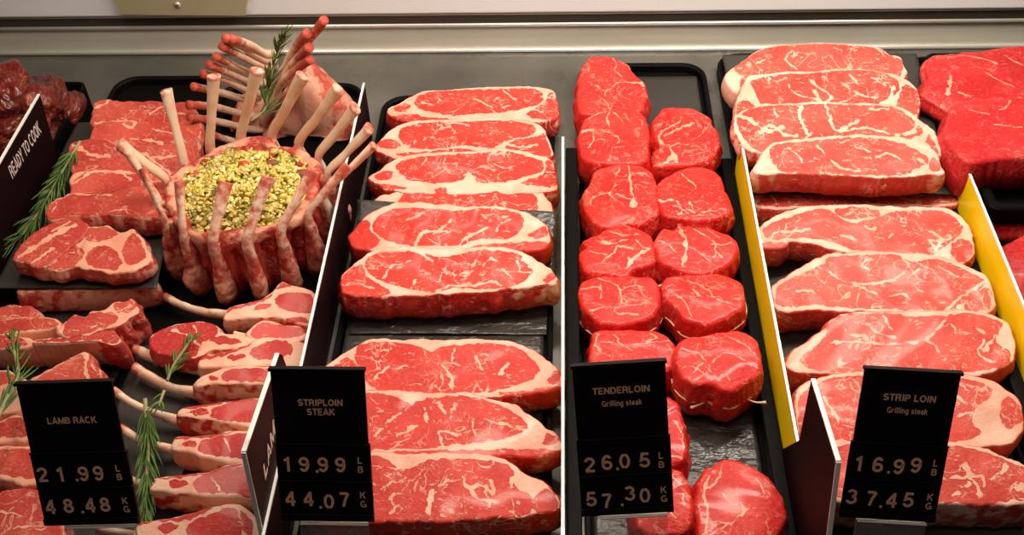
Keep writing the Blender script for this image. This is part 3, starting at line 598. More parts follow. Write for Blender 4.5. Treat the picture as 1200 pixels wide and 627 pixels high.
tend('tenderloin steak right behind the TENDERLOIN price card, only its upper half showing', crop='E3', seed=30, outline='122,320 140,285 250,280 390,285 450,308 485,350 488,400 460,450 300,490 140,470 118,400', z0=.0105,
  veins=[(10, '150,300 140,350 200,400'), (7, '220,300 250,350 300,380'), (6, '300,350 400,340 460,330'), (8, '380,300 400,320 360,340'), (6, '160,330 220,340')])
tend('tenderloin steak right of the TENDERLOIN price card, white string knot on its front', string=[(827, 459), (871, 460)], crop='E3', seed=31, outline='490,350 520,320 600,302 680,290 760,285 830,320 852,380 857,440 830,490 775,520 740,545 690,540 640,515 560,515 510,480 490,420', t=.050,
  veins=[(7, '500,360 600,400 640,470'), (7, '560,470 600,430'), (7, '640,430 700,390 780,420'), (6, '720,320 800,360 830,400'), (8, '520,450 560,440 600,470'), (6, '680,460 720,500')])
tend('tenderloin steak mostly behind the TENDERLOIN price card, upper of the two right of it', crop='E4', seed=32, outline='250,120 300,65 380,45 440,52 480,90 505,170 515,260 505,315 400,345 300,310 240,220', z0=.009,
  veins=[(9, '460,150 490,200 500,260'), (12, '440,300 500,310'), (7, '380,100 440,180')])
tend('tenderloin steak mostly behind the TENDERLOIN price card, lower of the two right of it', crop='E4', seed=33, outline='300,460 360,390 440,350 490,365 525,420 540,500 530,580 480,620 350,620 290,540', z0=.009,
  veins=[(9, '450,380 490,430 500,500'), (7, '490,430 530,470'), (7, '400,500 470,560')])
tend('nearest tenderloin steak in the right row, in front of the bare wet sheet', crop='E4', seed=34, outline='550,540 552,460 560,420 585,350 620,338 650,320 700,308 780,340 850,380 890,440 915,480 920,560 880,640 800,690 650,700 570,650', z0=.009, t=.036,
  veins=[(11, '625,350 600,400 585,460 600,520 590,620'), (9, '590,440 640,400 660,330'), (9, '720,470 750,530 700,580 650,600'), (7, '750,530 800,520'), (6, '660,460 700,500 730,500'), (7, '620,560 700,590'), (6, '800,400 840,460')])
# ------------------------------------------------------------------ strip loin grilling steaks
GG = 'strip loin grilling steaks in the column right of centre'
def grill(label, **k):
    k.setdefault('mat', 'grill'); return steak('strip_loin_steak', label, GG, **k)
grill('farthest strip loin grilling steak, long and low, touching the steel back wall', crop='F1', seed=41, t=.028, a=6, z0=.053,
  outline='28,150 40,125 80,100 130,60 200,40 300,32 420,31 550,42 605,68 640,78 658,115 662,150 600,200 400,205 200,205 100,205 60,200 38,175',
  lean=['62,118 120,72 200,44 320,35 540,44 600,74 640,85 650,130 600,190 400,200 110,200 85,150'], veins=[(10, '260,60 240,90 280,120'), (9, '410,50 440,60'), (9, '560,50 590,80'), (12, '140,100 180,85')], side=(.8, .3, .5))
grill('second strip loin grilling steak from the back, thin fat line along its upper edge', crop='F1', seed=42, wedge=0.5, t=.030, a=9, z0=.053,
  outline='68,265 75,220 100,165 130,140 300,130 500,121 610,138 680,165 708,210 710,260 690,300 600,320 400,320 200,315 80,300',
  lean=['120,160 200,143 300,138 500,127 600,143 640,180 612,225 560,250 400,300 200,300 150,240 130,190', '660,175 700,200 706,250 690,290 620,290 630,240', '70,250 100,230 130,250 140,290 80,290'],
  veins=[(16, '330,160 360,190 400,220 370,240 340,200'), (12, '440,170 500,210 560,220'), (10, '250,180 280,210 350,230'), (9, '460,140 490,165'), (9, '540,150 590,180'), (14, '620,180 600,230 540,250')], side=(.7, .3, .3))
grill('third strip loin grilling steak from the back, wide white fat seams on top', crop='F1', seed=43, wedge=0.5, t=.027, a=9, z0=.053,
  outline='58,310 75,275 160,248 300,238 450,238 620,248 700,288 760,338 782,400 780,425 700,412 600,408 400,405 250,412 120,410 72,365',
  lean=['70,310 100,270 200,250 400,245 610,255 690,300 720,350 640,380 600,440 300,440 130,400', '740,350 770,400 770,430 730,420'],
  veins=[(24, '80,285 130,310 180,335 230,325'), (20, '150,345 190,320 240,350 280,355'), (14, '380,245 395,290 420,335 500,300'), (16, '300,250 290,290 320,350'), (20, '700,290 690,340 630,355'), (12, '430,340 520,330 600,350'), (10, '540,265 600,260'), (12, '200,260 210,290'), (30, '700,380 740,400 760,440')], side=(.5, .4, .6, .7))
grill('strip loin grilling steak at the front of the raised sheet, thick red front side', crop='F1', seed=44, wedge=0.4, t=.034, a=10, z0=.0485, bulge=.0025,
  outline='130,472 145,440 185,388 250,370 400,356 560,352 680,368 755,400 785,455 792,485 700,495 600,502 500,500 400,495 300,488 220,488 150,490',
  lean=['198,390 300,375 500,363 620,375 700,405 745,440 700,470 650,490 500,494 300,487 225,480 188,430', '760,430 785,470 760,480 740,460'],
  veins=[(13, '400,440 440,470 500,480'), (10, '250,400 290,430 300,450'), (10, '350,390 380,420'), (9, '480,390 540,410'), (12, '640,440 600,420 560,430'), (9, '430,380 460,370'), (14, '690,480 740,460 690,430')], side=(.6, .05, .25, .1, .6))
grill('strip loin grilling steak hidden below the raised sheet, only its front edge showing', crop='F2', seed=45, t=.030, a=3, z0=.009,
  outline='60,50 80,-10 200,-60 400,-70 650,-60 790,-20 822,40 812,62 700,70 500,68 300,72 150,78 80,70',
  lean=['100,40 200,-40 600,-50 780,0 800,55 500,60 120,68'], veins=[(14, '140,30 160,60'), (9, '600,30 660,50')], side=(.35, .15, .25))
grill('strip loin grilling steak just in front of the raised sheet, white fat along its top', crop='F2', seed=46, wedge=0.3, t=.036, a=8, z0=.009, bulge=.003,
  outline='92,150 140,108 200,83 280,66 450,60 600,68 760,70 820,93 862,130 882,190 885,240 830,285 640,280 500,262 400,235 300,208 215,198 190,215 110,222 95,190',
  lean=['105,160 140,130 200,110 280,85 340,80 375,103 430,130 500,118 560,97 620,85 760,85 810,108 845,150 800,200 760,225 720,245 520,232 440,228 380,203 300,185 200,185 130,190',
        '365,85 400,74 460,72 530,85 530,105 480,112 430,118 385,105', '800,215 830,190 868,200 875,245 840,275 800,250', '100,205 150,200 200,205 190,225 110,225'],
  veins=[(12, '130,190 160,165 230,160 280,150'), (10, '200,180 230,150'), (14, '400,175 430,180 450,190'), (12, '480,140 500,155 520,150'), (14, '720,160 760,190 740,230'), (12, '740,225 720,190 760,200 800,180'), (8, '600,100 620,125'), (8, '570,180 590,160')], side=(.25, .05, .1, .3))
grill('strip loin grilling steak in the middle of its column, oval fat-ringed muscle on top', crop='F2', seed=47, wedge=0.5, t=.038, a=8, z0=.009, bulge=.003,
  outline='142,380 150,350 200,320 280,270 350,240 450,236 600,238 720,243 800,266 870,293 932,330 957,390 955,440 900,478 800,480 650,470 500,455 400,455 290,450 200,458 150,440',
  lean=['150,390 180,350 280,300 330,280 350,255 450,248 600,248 625,262 660,275 740,262 800,280 880,320 925,350 880,390 830,430 790,450 640,450 500,445 400,440 290,430 200,440 160,430', '850,420 900,380 940,370 945,420 930,450 860,450'],
  veins=[(10, '345,300 380,330 440,350 520,350 600,330 640,295 620,262'), (12, '430,350 500,380 525,390'), (10, '230,380 280,375 300,390'), (9, '570,400 620,390 650,410'), (13, '790,445 830,405 880,375 920,345'), (9, '660,360 690,380'), (10, '680,300 640,330'), (8, '750,290 820,330'), (8, '470,290 500,300')], side=(.15, .02, .1, .3))
grill('large strip loin grilling steak behind the STRIP LOIN price card, forked fat seam on top', crop='F2', seed=48, wedge=0.5, t=.038, a=8, z0=.009, bulge=.003,
  outline='195,620 260,568 330,520 350,490 420,460 560,455 650,448 750,450 850,446 930,460 1002,490 1028,545 1035,610 1010,650 900,690 700,700 500,700 350,685 250,680 190,660',
  lean=['250,620 330,560 350,500 420,468 560,462 650,470 770,470 800,458 860,455 930,475 990,500 960,560 1000,590 1020,620 980,660 700,690 400,680 260,660'],
  veins=[(11, '350,570 420,565 550,575 640,570 700,560 750,520 790,465 850,455'), (10, '700,560 740,580 760,620'), (8, '400,510 430,540 480,545'), (9, '550,475 580,520'), (9, '480,490 520,530 590,550'), (16, '900,520 920,530'), (14, '920,560 900,610 960,640'), (12, '960,540 920,600'), (9, '800,500 820,540'), (12, '210,630 270,590 340,530')], side=(.15, .1, .1, .15))
grill('second nearest strip loin grilling steak, broad white fat patch at its right end', crop='F3', seed=49, wedge=0.5, t=.038, a=8, z0=.009,
  outline='88,195 95,150 150,120 200,106 290,98 450,96 610,106 700,118 762,148 815,195 829,255 800,320 700,345 590,345 400,345 200,340 110,320 88,250',
  lean=['100,180 160,135 220,118 450,108 610,118 690,135 730,170 680,210 660,260 690,300 590,330 300,335 120,310 100,240', '770,180 815,215 820,260 780,280 750,240'],
  veins=[(14, '610,180 640,200'), (9, '620,240 650,230 680,240'), (10, '180,180 230,260'), (10, '600,130 650,160')], side=(.2, .1, .15, .1))
grill('nearest strip loin grilling steak, star of white fat beside the STRIP LOIN price card', crop='F3', seed=50, wedge=0.4, t=.042, a=6, z0=.009, bulge=.002,
  outline='140,420 200,328 280,320 450,323 585,326 700,345 780,375 832,400 880,440 885,520 850,530 750,530 640,528 585,525 400,530 220,520 150,490',
  lean=['180,420 220,345 290,335 450,338 600,338 700,358 780,388 870,440 870,520 800,515 700,530 600,522 400,525 220,505'],
  veins=[(20, '640,400 655,440 645,470'), (11, '590,440 640,442 690,435 700,470'), (11, '655,440 680,475 685,500'), (14, '770,400 755,430'), (10, '720,450 745,430'), (16, '800,480 840,470'), (12, '600,500 620,490')], side=(.6, .55, .6, .45, .45))

# ------------------------------------------------------------------ beef round at the right edge
GR = 'dark red beef round pieces at the right edge'
def rnd_(label, **k):
    return steak('beef_round_piece', label, GR, cat='meat', mat='round', side=(.05, .12, .05), rnd=.006, bulge=.004, dome=.003, base=0, **k)
t2 = tray(.443, .80, PZ(1150, 70, .04)[1]-.01, 'raised black tray with a rounded front rim holding the dark red beef', y0=gy(243, .06, 1170), z=.036, h=.022, rim=.012, cr=.012)
rnd_('farthest dark red beef round piece, flat against the steel back wall', crop='H', seed=61, t=.024, a=8, z0=.042, outline='65,75 85,58 160,50 240,43 300,33 400,36 480,60 480,160 360,180 250,170 100,135 66,112', veins=[(6, '160,60 230,75 260,90'), (7, '120,70 160,60'), (5, '280,60 330,90')])
rnd_('middle dark red beef round piece with a pointed left end', crop='H', seed=62, t=.026, a=10, z0=.042, outline='48,155 75,120 130,98 200,95 270,120 340,155 400,190 360,240 200,235 135,222 90,200 58,180', veins=[(14, '130,120 125,150 120,175'), (7, '230,110 260,130 310,150'), (5, '150,170 200,190')])
rnd_('thick smooth dark red beef block behind the right yellow divider', crop='H', seed=63, t=.050, a=2, z0=.042, outline='108,275 120,245 135,200 180,183 260,178 360,185 480,220 500,340 400,345 338,347 260,352 180,365 140,325', veins=[(6, '300,190 285,210 270,215'), (5, '180,220 240,230'), (5, '250,260 330,270')])
rnd_('dark red beef piece under the raised black tray at the right edge', crop='H', seed=64, t=.026, a=0, z0=.006, outline='205,510 230,460 300,430 420,440 480,500 420,540 300,545 230,535')
rnd_('dark red beef piece in the lower right, right of the yellow divider', crop='P', seed=65, t=.032, a=6, z0=.006, outline='1166,298 1185,283 1210,272 1240,275 1260,300 1260,345 1225,372 1195,360 1175,335')

# ------------------------------------------------------------------ lamb shoulder steaks
GL = 'lamb shoulder and leg steaks at the left'
def lamb(label, name='lamb_steak', **k):
    k.setdefault('mat', 'lamb'); k.setdefault('base', .0 if 'lean' in k else .36); k.setdefault('side', (.45, .4, .45)); k.setdefault('lump', .0013)
    return steak(name, label, k.pop('group', GL), cat=k.pop('cat', 'steak'), **k)
lamb('farthest lamb shoulder steak, behind the crown roast at the left', crop='L1', seed=71, t=.022, a=8, z0=.050, outline='423,290 430,260 440,235 490,220 560,228 700,228 800,232 870,240 910,300 910,390 800,400 600,390 430,350', veins=[(16, '430,260 480,245 500,225'), (14, '560,310 600,330 590,350'), (10, '690,290 740,255 800,250'), (20, '440,330 560,325 620,330'), (10, '760,280 850,290')])
lamb('lamb shoulder steak second from the back of the left column', crop='L1', seed=72, t=.022, a=13, z0=.050, outline='415,385 430,340 500,322 560,320 700,325 850,345 910,420 880,490 700,490 500,470 420,430', veins=[(20, '560,330 600,350 620,330'), (12, '700,360 800,380 860,420'), (14, '600,400 700,410 760,440')])
lamb('lamb steak third from the back, beside the rosemary at the left', crop='L1', seed=73, t=.022, a=13, z0=.050, outline='312,440 360,410 450,398 600,425 800,435 885,470 870,540 700,590 500,600 340,570', veins=[(24, '340,430 430,480 500,480'), (14, '600,450 700,490 800,480'), (16, '660,470 780,560')])
lamb('lamb steak fourth from the back, partly under the rosemary sprig', crop='L2', seed=74, t=.022, a=13, z0=.050, outline='320,70 335,20 400,0 560,-5 700,10 800,25 830,70 800,130 600,140 350,130', veins=[(18, '340,60 400,20 430,0'), (14, '560,10 600,40'), (12, '700,50 780,40')], lean=['340,50 380,20 420,10 700,15 820,50 820,120 340,120'])
e = empty('lamb_steak', PZ(128, 240, .05))
slab('meat', 'L2', '210,185 235,145 330,103 500,100 600,72 700,78 770,130 788,185 765,205 640,212 500,205 400,198 300,215 230,220', t=.030, a=6, z0=.050, mat='lamb', parent=e, seed=75, side=(.7, .5, .5, .35), lump=.002,
     veins=[(14, '240,150 330,112 510,112'), (10, '240,190 260,150'), (8, '500,190 560,180 590,190'), (8, '700,160 770,180')])
P0, n_, _ = PLN['meat']
cpt = PN(*px('L2', '650,140')[0], P0, n_)
ring = [cpt+np.array([.0105*math.cos(t_), .0095*math.sin(t_), .001]) for t_ in np.linspace(0, 6.283, 16, endpoint=False)]
tag(tube('round_bone', ring, [.0021, .0021], 'bone', e, n=48, seg=10, closed=True, fat=[1, 1]), 'pale ring of cut bone')
tube('marrow', [cpt-np.array([0, 0, .002]), cpt+np.array([0, 0, .0006])], [.0085, .0080], 'round', e, n=4, seg=24)
tag(e, 'lamb leg steak with a round bone ring, beside the crown roast', 'steak', GL)
lamb('left of the two lumpy lamb steaks lying on the front of the dark sheet', crop='L2', seed=76, t=.026, a=9, z0=.047, outline='58,400 90,340 150,290 230,245 320,212 385,232 402,262 380,300 320,350 260,400 200,440 120,425', veins=[(30, '90,390 180,340 260,290 340,250'), (20, '150,420 240,360'), (14, '240,280 320,235')])
lamb('right lumpy lamb steak at the front of the dark sheet, ringed muscles on top', crop='L2', seed=77, t=.022, a=9, z0=.047, outline='195,425 215,385 250,350 330,335 400,290 400,258 500,253 560,280 612,265 655,310 692,400 650,445 540,470 440,460 330,445 250,460 215,450',
     lean=['212,430 240,370 300,345 370,355 385,385 350,430 310,450 240,455', '400,385 440,350 500,350 540,380 560,420 520,455 430,445 395,420', '400,270 500,262 540,290 480,320 400,325', '560,380 580,320 620,290 670,380 640,420 590,430'],
     veins=[(10, '250,420 300,380 340,370')], side=(.8, .4, .3, .5))
lamb('long pale lamb piece half hidden under the dark sheet at the left', crop='L3b', seed=78, t=.034, a=2, z0=.007, outline='100,60 130,-10 250,-60 450,-80 700,-80 880,-60 960,-10 930,20 800,40 660,45 450,55 270,52 160,70', base=.5, side=(.45, .62, .6, .5))
GC = 'lamb loin chops at the lower left'
def loin(label, **k):
    return lamb(label, name='lamb_loin_chop', group=GC, cat='lamb chop', **k)
loin('farthest left lamb loin chop at the frame edge', crop='L3b', seed=81, t=.028, a=10, z0=.007, outline='-60,180 -20,150 60,140 130,143 200,160 255,215 230,240 100,250 -60,250', veins=[(8, '0,215 100,210 200,240'), (12, '60,150 130,155')])
loin('lamb loin chop with a block of pale fat along its front, at left', crop='L3b', seed=82, t=.028, a=8, z0=.012, outline='-70,300 -20,230 80,215 200,215 300,218 360,240 368,275 350,300 335,285 250,305 150,318 0,322', lean=['-60,300 -20,235 80,222 200,222 300,225 355,250 330,280 230,295 120,305 0,315'], side=(.6, 1, 1, 1), lump=.0007, veins=[(7, '0,240 100,225 200,232')])
loin('large lamb loin chop with a jagged bone end, right of its neighbours', crop='L3b', seed=83, t=.046, a=9, z0=.007, outline='355,320 365,285 400,240 460,195 520,212 560,180 650,165 690,130 750,115 800,98 830,130 845,185 790,225 760,260 700,280 620,300 520,330 420,345', lean=['385,310 410,240 460,205 520,220 560,190 690,195 720,230 680,270 600,290 480,330 410,335', '690,150 790,108 830,140 800,180 740,190'], side=(.8, .3, .2, .25, .2), veins=[(10, '450,300 480,295'), (10, '560,275 590,265'), (14, '700,180 760,170 800,140')], striae=.003)
loin('lamb loin chop with a broad pale fat side facing the front', crop='L3b', seed=84, t=.044, a=8, z0=.006, outline='200,365 260,350 400,335 500,320 560,290 640,270 680,270 700,310 740,345 745,370 700,390 640,385 600,370 550,368 450,375 330,380 210,378', lean=['230,362 400,340 520,318 600,290 660,280 640,330 600,360 540,362 400,370 240,372', '640,300 690,300 730,350 690,380 630,370'], side=(1., 1., 1., .95, .3, .2), lump=.0006, leanw=.0012)
loin('lamb loin chop at the left frame edge with a rounded pale fat side', crop='L3b', seed=85, t=.036, a=8, z0=.007, outline='-80,400 -20,330 60,318 130,335 190,350 212,385 190,405 120,410 0,415 -60,415', lean=['-70,400 -20,335 60,326 130,345 165,375 150,398 60,402 -40,408'], side=(1, 1, 1), lump=.0007)
loin('wedge-shaped lamb loin chop standing just above the LAMB RACK card', crop='L3b', seed=86, t=.034, a=12, z0=.007, outline='180,605 250,560 340,515 420,460 470,437 530,435 560,480 600,530 628,580 625,640 560,700 400,720 250,700', lean=['220,600 340,530 430,465 500,450 520,500 510,560 540,640 400,700 260,690', '545,470 600,540 620,590 600,660 560,600 530,520'], side=(.3, .3, .3), veins=[(8, '560,500 590,560'), (9, '330,560 420,580')])
loin('lamb loin chop left of the LAMB RACK card, under the rosemary tip', crop='L3', seed=87, t=.030, a=10, z0=.007, outline='-90,400 -60,370 0,365 60,375 130,420 150,470 120,520 60,560 -60,560', lean=['-80,400 0,378 60,388 70,410 30,430 -60,440'], side=(.85, .9, .8))
loin('small lamb loin chop left of the LAMB RACK card, white fat along its front', crop='L4', seed=88, t=.026, a=10, z0=.007, outline='-90,120 0,100 60,75 110,85 150,120 150,175 130,195 0,200 -90,190', lean=['-80,120 0,110 60,85 110,95 135,130 120,172 0,178 -80,170'], side=(.8, .85, .8))
loin('lamb loin chop beside the lower left digits of the LAMB RACK card, thick fat band', crop='L4', seed=89, t=.026, a=10, z0=.007, outline='-90,250 0,220 80,215 160,225 220,260 240,340 230,400 100,395 0,370 -90,370', lean=['-80,260 10,235 90,228 180,240 210,300 200,370 100,365 0,350 -80,350'], side=(.8, .85, .8))
loin('nearest lamb loin chop in the lower left corner, coarse red top', crop='L4', seed=90, t=.032, a=8, z0=.007, outline='-120,470 0,430 80,415 180,425 250,480 290,600 260,700 100,760 -120,760', veins=[(8, '0,520 100,540'), (8, '40,600 120,590 200,600')])

# ------------------------------------------------------------------ lamb rib chops with bones
GK = 'lamb rib chops with long bones, below the crown roast'
def ribchop(label, crop, body, lean, bone, t, a, z0, seed, side, veins=(), zb=None, rb=.0041, **k):
    side = [min(1, v_*1.15+.06) for v_ in side]; t = t*1.12
    c = np.mean(px(crop, body), 0); e = empty('lamb_rib_chop', PZ(c[0], c[1], z0))
    slab('chop_meat', crop, body, t=t, a=a, z0=z0, lean=lean, mat='chop', side=side, parent=e, seed=seed, veins=veins, lump=.0007, bulge=.0025, N=240, NR=40, **k)
    z1, z2 = zb if zb else (z0+t*.6, z0+t*.55)
    bp = px(crop, bone); m = len(bp)
    pts = [PZ(x, y, z1+(z2-z1)*i/(m-1)) for i, (x, y) in enumerate(bp)]
    dirv = pts[-1]-pts[-2]; pts.append(pts[-1]+dirv/np.linalg.norm(dirv)*.02)
    tube('rib_bone', pts, [rb*1.0, rb*.92, rb*.85, rb*.9, rb*1.15, rb*1.5], 'bone', e, n=46, seg=14, fat=[.40, .62, .66, .62, .58, .55, .5], lump=.13, seed=seed+3, flat=1.35)
    return tag(e, label, 'lamb chop', GK)
ribchop('farthest lamb rib chop, bone pointing left, right under the crown roast', 'C1', '520,190 550,155 680,120 735,88 780,40 830,53 925,80 960,140 950,220 900,245 830,225 770,205 640,205 530,215',
  ['750,130 770,100 830,88 915,100 940,150 920,190 850,185 790,165', '655,165 690,140 735,138 725,160 690,168', '530,180 560,155 690,120 745,90 780,45 830,60 760,75 735,110 680,135 600,160', '800,210 860,200 910,215 900,238 830,222'],
  '250,110 330,150 420,178 520,192', .026, 9, .006, 101, (.45, .5, .4, .3), zb=(.020, .022))
ribchop('lamb rib chop lying flipped with its meaty round end to the left', 'C1', '172,330 190,280 260,243 330,228 430,223 490,243 500,268 600,283 660,298 690,320 640,345 560,350 470,355 420,378 370,395 280,385 205,365',
  ['172,330 200,275 260,245 330,235 420,225 485,245 480,290 420,320 380,385 280,385 205,365', '450,310 500,290 560,300 600,320 520,330'],
  '880,295 800,318 740,310 660,305', .024, 7, .012, 102, (.1, .3, .4), zb=(.024, .026), veins=[(12, '280,260 360,290 410,340'), (8, '380,240 400,280')])
ribchop('lamb rib chop between the flipped chop and the silver-edged divider', 'C1', '622,275 680,218 740,218 800,235 870,243 900,290 860,320 760,325 650,310',
  ['640,275 690,225 760,235 870,250 880,285 760,300 660,300'], '560,320 600,315 640,300', .020, 8, .014, 103, (.3, .3, .3), zb=(.022, .022))
ribchop('lamb rib chop with a thick straight bone and large oval eye, third in its row', 'C1', '402,405 440,378 560,348 680,300 740,293 830,308 900,330 920,400 880,430 760,432 640,432 500,432 410,435',
  ['640,380 650,350 700,320 780,308 830,330 830,370 760,395 680,398', '530,390 560,375 615,375 600,395 550,400', '405,400 440,382 560,352 660,318 600,350 500,385'],
  '110,350 200,390 320,425 400,440', .030, 9, .006, 104, (.6, .35, .4), zb=(.020, .018), rb=.0049)
ribchop('lamb rib chop with a small round lean spot beside its eye, fourth in its row', 'C1', '378,505 440,463 560,428 700,425 800,430 860,480 830,520 740,512 640,512 500,510 390,520',
  ['510,490 530,450 620,435 720,440 790,460 780,495 640,500', '440,482 465,470 490,478 480,492 450,492'],
  '110,435 180,480 280,528 390,552', .032, 8, .006, 105, (.35, .5, .45), zb=(.022, .016), rb=.0049)
ribchop('lamb rib chop whose bone runs behind the short rosemary sprig', 'C2', '288,98 320,63 450,43 600,26 700,25 760,80 720,150 640,155 500,135 380,115 300,105',
  ['440,100 455,65 540,45 680,35 720,90 660,135 540,130 470,120', '345,88 380,70 425,78 420,95 370,100', '320,65 450,44 600,27 640,35 480,50 350,72'],
  '10,-8 60,28 140,72 210,98 285,122', .034, 8, .006, 106, (.25, .5, .6), zb=(.030, .018))
ribchop('lamb rib chop beside the middle of the long rosemary sprig', 'C2', '262,235 280,198 310,190 400,190 500,172 620,165 720,210 720,300 620,320 500,308 400,285 330,262 268,250',
  ['382,240 410,210 500,188 620,180 690,220 680,290 560,290 440,275 390,265', '310,228 340,212 375,222 370,238 325,240', '280,200 310,192 480,178 560,170 420,200 320,205'],
  '40,158 120,205 190,232 262,250', .034, 8, .006, 107, (.55, .5, .6), zb=(.028, .018), veins=[(7, '500,205 530,260'), (7, '600,200 640,260')])
ribchop('lamb rib chop with a red bone end behind the LAMB RACK card', 'C2', '172,428 190,395 210,373 400,352 500,322 580,308 700,310 760,380 740,460 640,470 560,460 450,458 320,450 230,435',
  ['360,420 380,375 470,345 580,325 680,340 690,400 640,445 500,445 390,440', '250,400 280,385 335,392 330,410 285,422', '205,375 400,355 520,320 600,312 450,350 300,378', '560,455 600,450 620,460 590,468'],
  '60,378 110,398 150,408 190,418', .034, 8, .006, 108, (.35, .6, .65), zb=(.028, .02), veins=[(7, '440,370 480,430'), (8, '190,432 330,455 450,455')])
ribchop('nearest lamb rib chop in the row, at the bottom frame edge', 'C2', '95,625 110,590 140,568 300,543 430,508 540,488 600,518 680,600 700,680 600,720 300,710 120,680',
  ['330,610 350,570 450,535 530,505 560,540 580,620 540,690 400,690 340,650', '200,600 230,575 295,582 280,605 240,618', '120,585 150,568 300,546 460,500 340,560 200,568', '570,520 620,570 610,640 585,600'],
  '-60,600 0,610 60,618 110,625', .030, 8, .006, 109, (.6, .6, .65), zb=(.022, .02), veins=[(8, '540,570 570,580')])
# ------------------------------------------------------------------ crown roast
cc = PZ(295, 218, .085); CC = np.array([cc[0]-.007, cc[1]-.004])
cr = empty('crown_roast', (CC[0], CC[1], .006))
def lathe_ring():
    prof = [(.050, .008), (.074, .006), (.081, .016), (.084, .034), (.083, .056), (.082, .074), (.082, .083), (.078, .089), (.071, .087), (.066, .078), (.064, .060)]
    p = catmull(prof, 46, False); n = 420; V = []; FA = []
    for i, (r, z) in enumerate(p):
        ph = np.linspace(0, 2*math.pi, n, endpoint=False)
        ridge = -.007*np.clip(np.cos(ph*17), 0, 1)**2*np.clip((.09-z)/.03, 0, 1) if i < 30 else 0*ph
        rr = r+ridge+.003*np.sin(ph*5+z*60)
        V.append(np.stack([CC[0]+rr*np.cos(ph), CC[1]+rr*np.sin(ph), np.full(n, z)], 1))
    V = np.concatenate(V); V += (wob(V, 28, 3)*.0028)[:, None]*np.array([1, 1, .8])
    FA = .16+.28*wob(V, 22, 9)+np.clip((V[:, 2]-.072)/.01, 0, 1)*.36
    m = len(p); idx = np.arange(m*n).reshape(m, n)
    f = np.stack([idx[:-1], np.roll(idx, -1, 1)[:-1], np.roll(idx, -1, 1)[1:], idx[1:]], -1).reshape(-1, 4)
    return mk('meat_ring', V, f, 'crown', cr, attrs={'fat': np.clip(FA, 0, 1)})
lathe_ring()
tips = [((210, 213), .128, -121), ((265, 213), .135, -98.5), ((315, 207), .138, -76), ((367, 200), .134, -53.5), ((408, 194), .128, -31), ((438.5, 170), .138, -8.5), ((433, 150), .150, 14),
        ((417, 126), .160, 36.5), ((397, 104), .170, 59), ((355, 88), .178, 81.5), ((301.6, 82), .182, 104), ((250.5, 89), .178, 126.5), ((194.6, 106), .168, 149), ((141, 170), .150, 171.5), ((150, 178), .140, 194), ((167, 198), .130, 216.5)]
for i, (tp, z, an) in enumerate(tips):
    T = PZ(tp[0], tp[1], z); u = np.array([math.cos(R(an)), math.sin(R(an))]); tl = u[::-1]*[-1, 1]
    def pt(r, z_): return np.array([CC[0]+u[0]*r, CC[1]+u[1]*r, z_])
    B = pt(.0885, .088); D = T-B; front = u[1] < -.3
    path = [pt(.082, .018), pt(.0890, .042), pt(.0910, .066), B, B+D*(np.array([.38, .38, .44]) if front else .40), B+D*(np.array([.74, .74, .78]) if front else .75), T]
    tube('rib_bone', path, [.0060, .0068, .0062, .0056, .0054, .0054, .0062, .0076], 'bone', cr, n=70, seg=20, fat=[.40, .43, .45, .47, .50, .52, .52, .40] if front else [.45, .5, .60, .85, .95, .98, .92, .50], lump=.07, seed=200+i, flat=.62, squash=(u[0], u[1], 0))  # front bones redder: shade and reflected red put into their colour
    w = 1+.12*math.sin(i*2.3)
    colp = [pt(.076, .009), pt(.0855, .015), pt(.0890, .030), pt(.0880, .048), pt(.0865, .066), pt(.0835, .084)]
    tube('rib_meat', colp, [.010*w, .0142*w, .0140*w, .0112*w, .0085, .0066], 'crown', cr, n=44, seg=30, fat=[.42, .50, .54, .46, .46, .50], lump=.12, seed=230+i, flat=.66, squash=(tl[0], tl[1], 0))
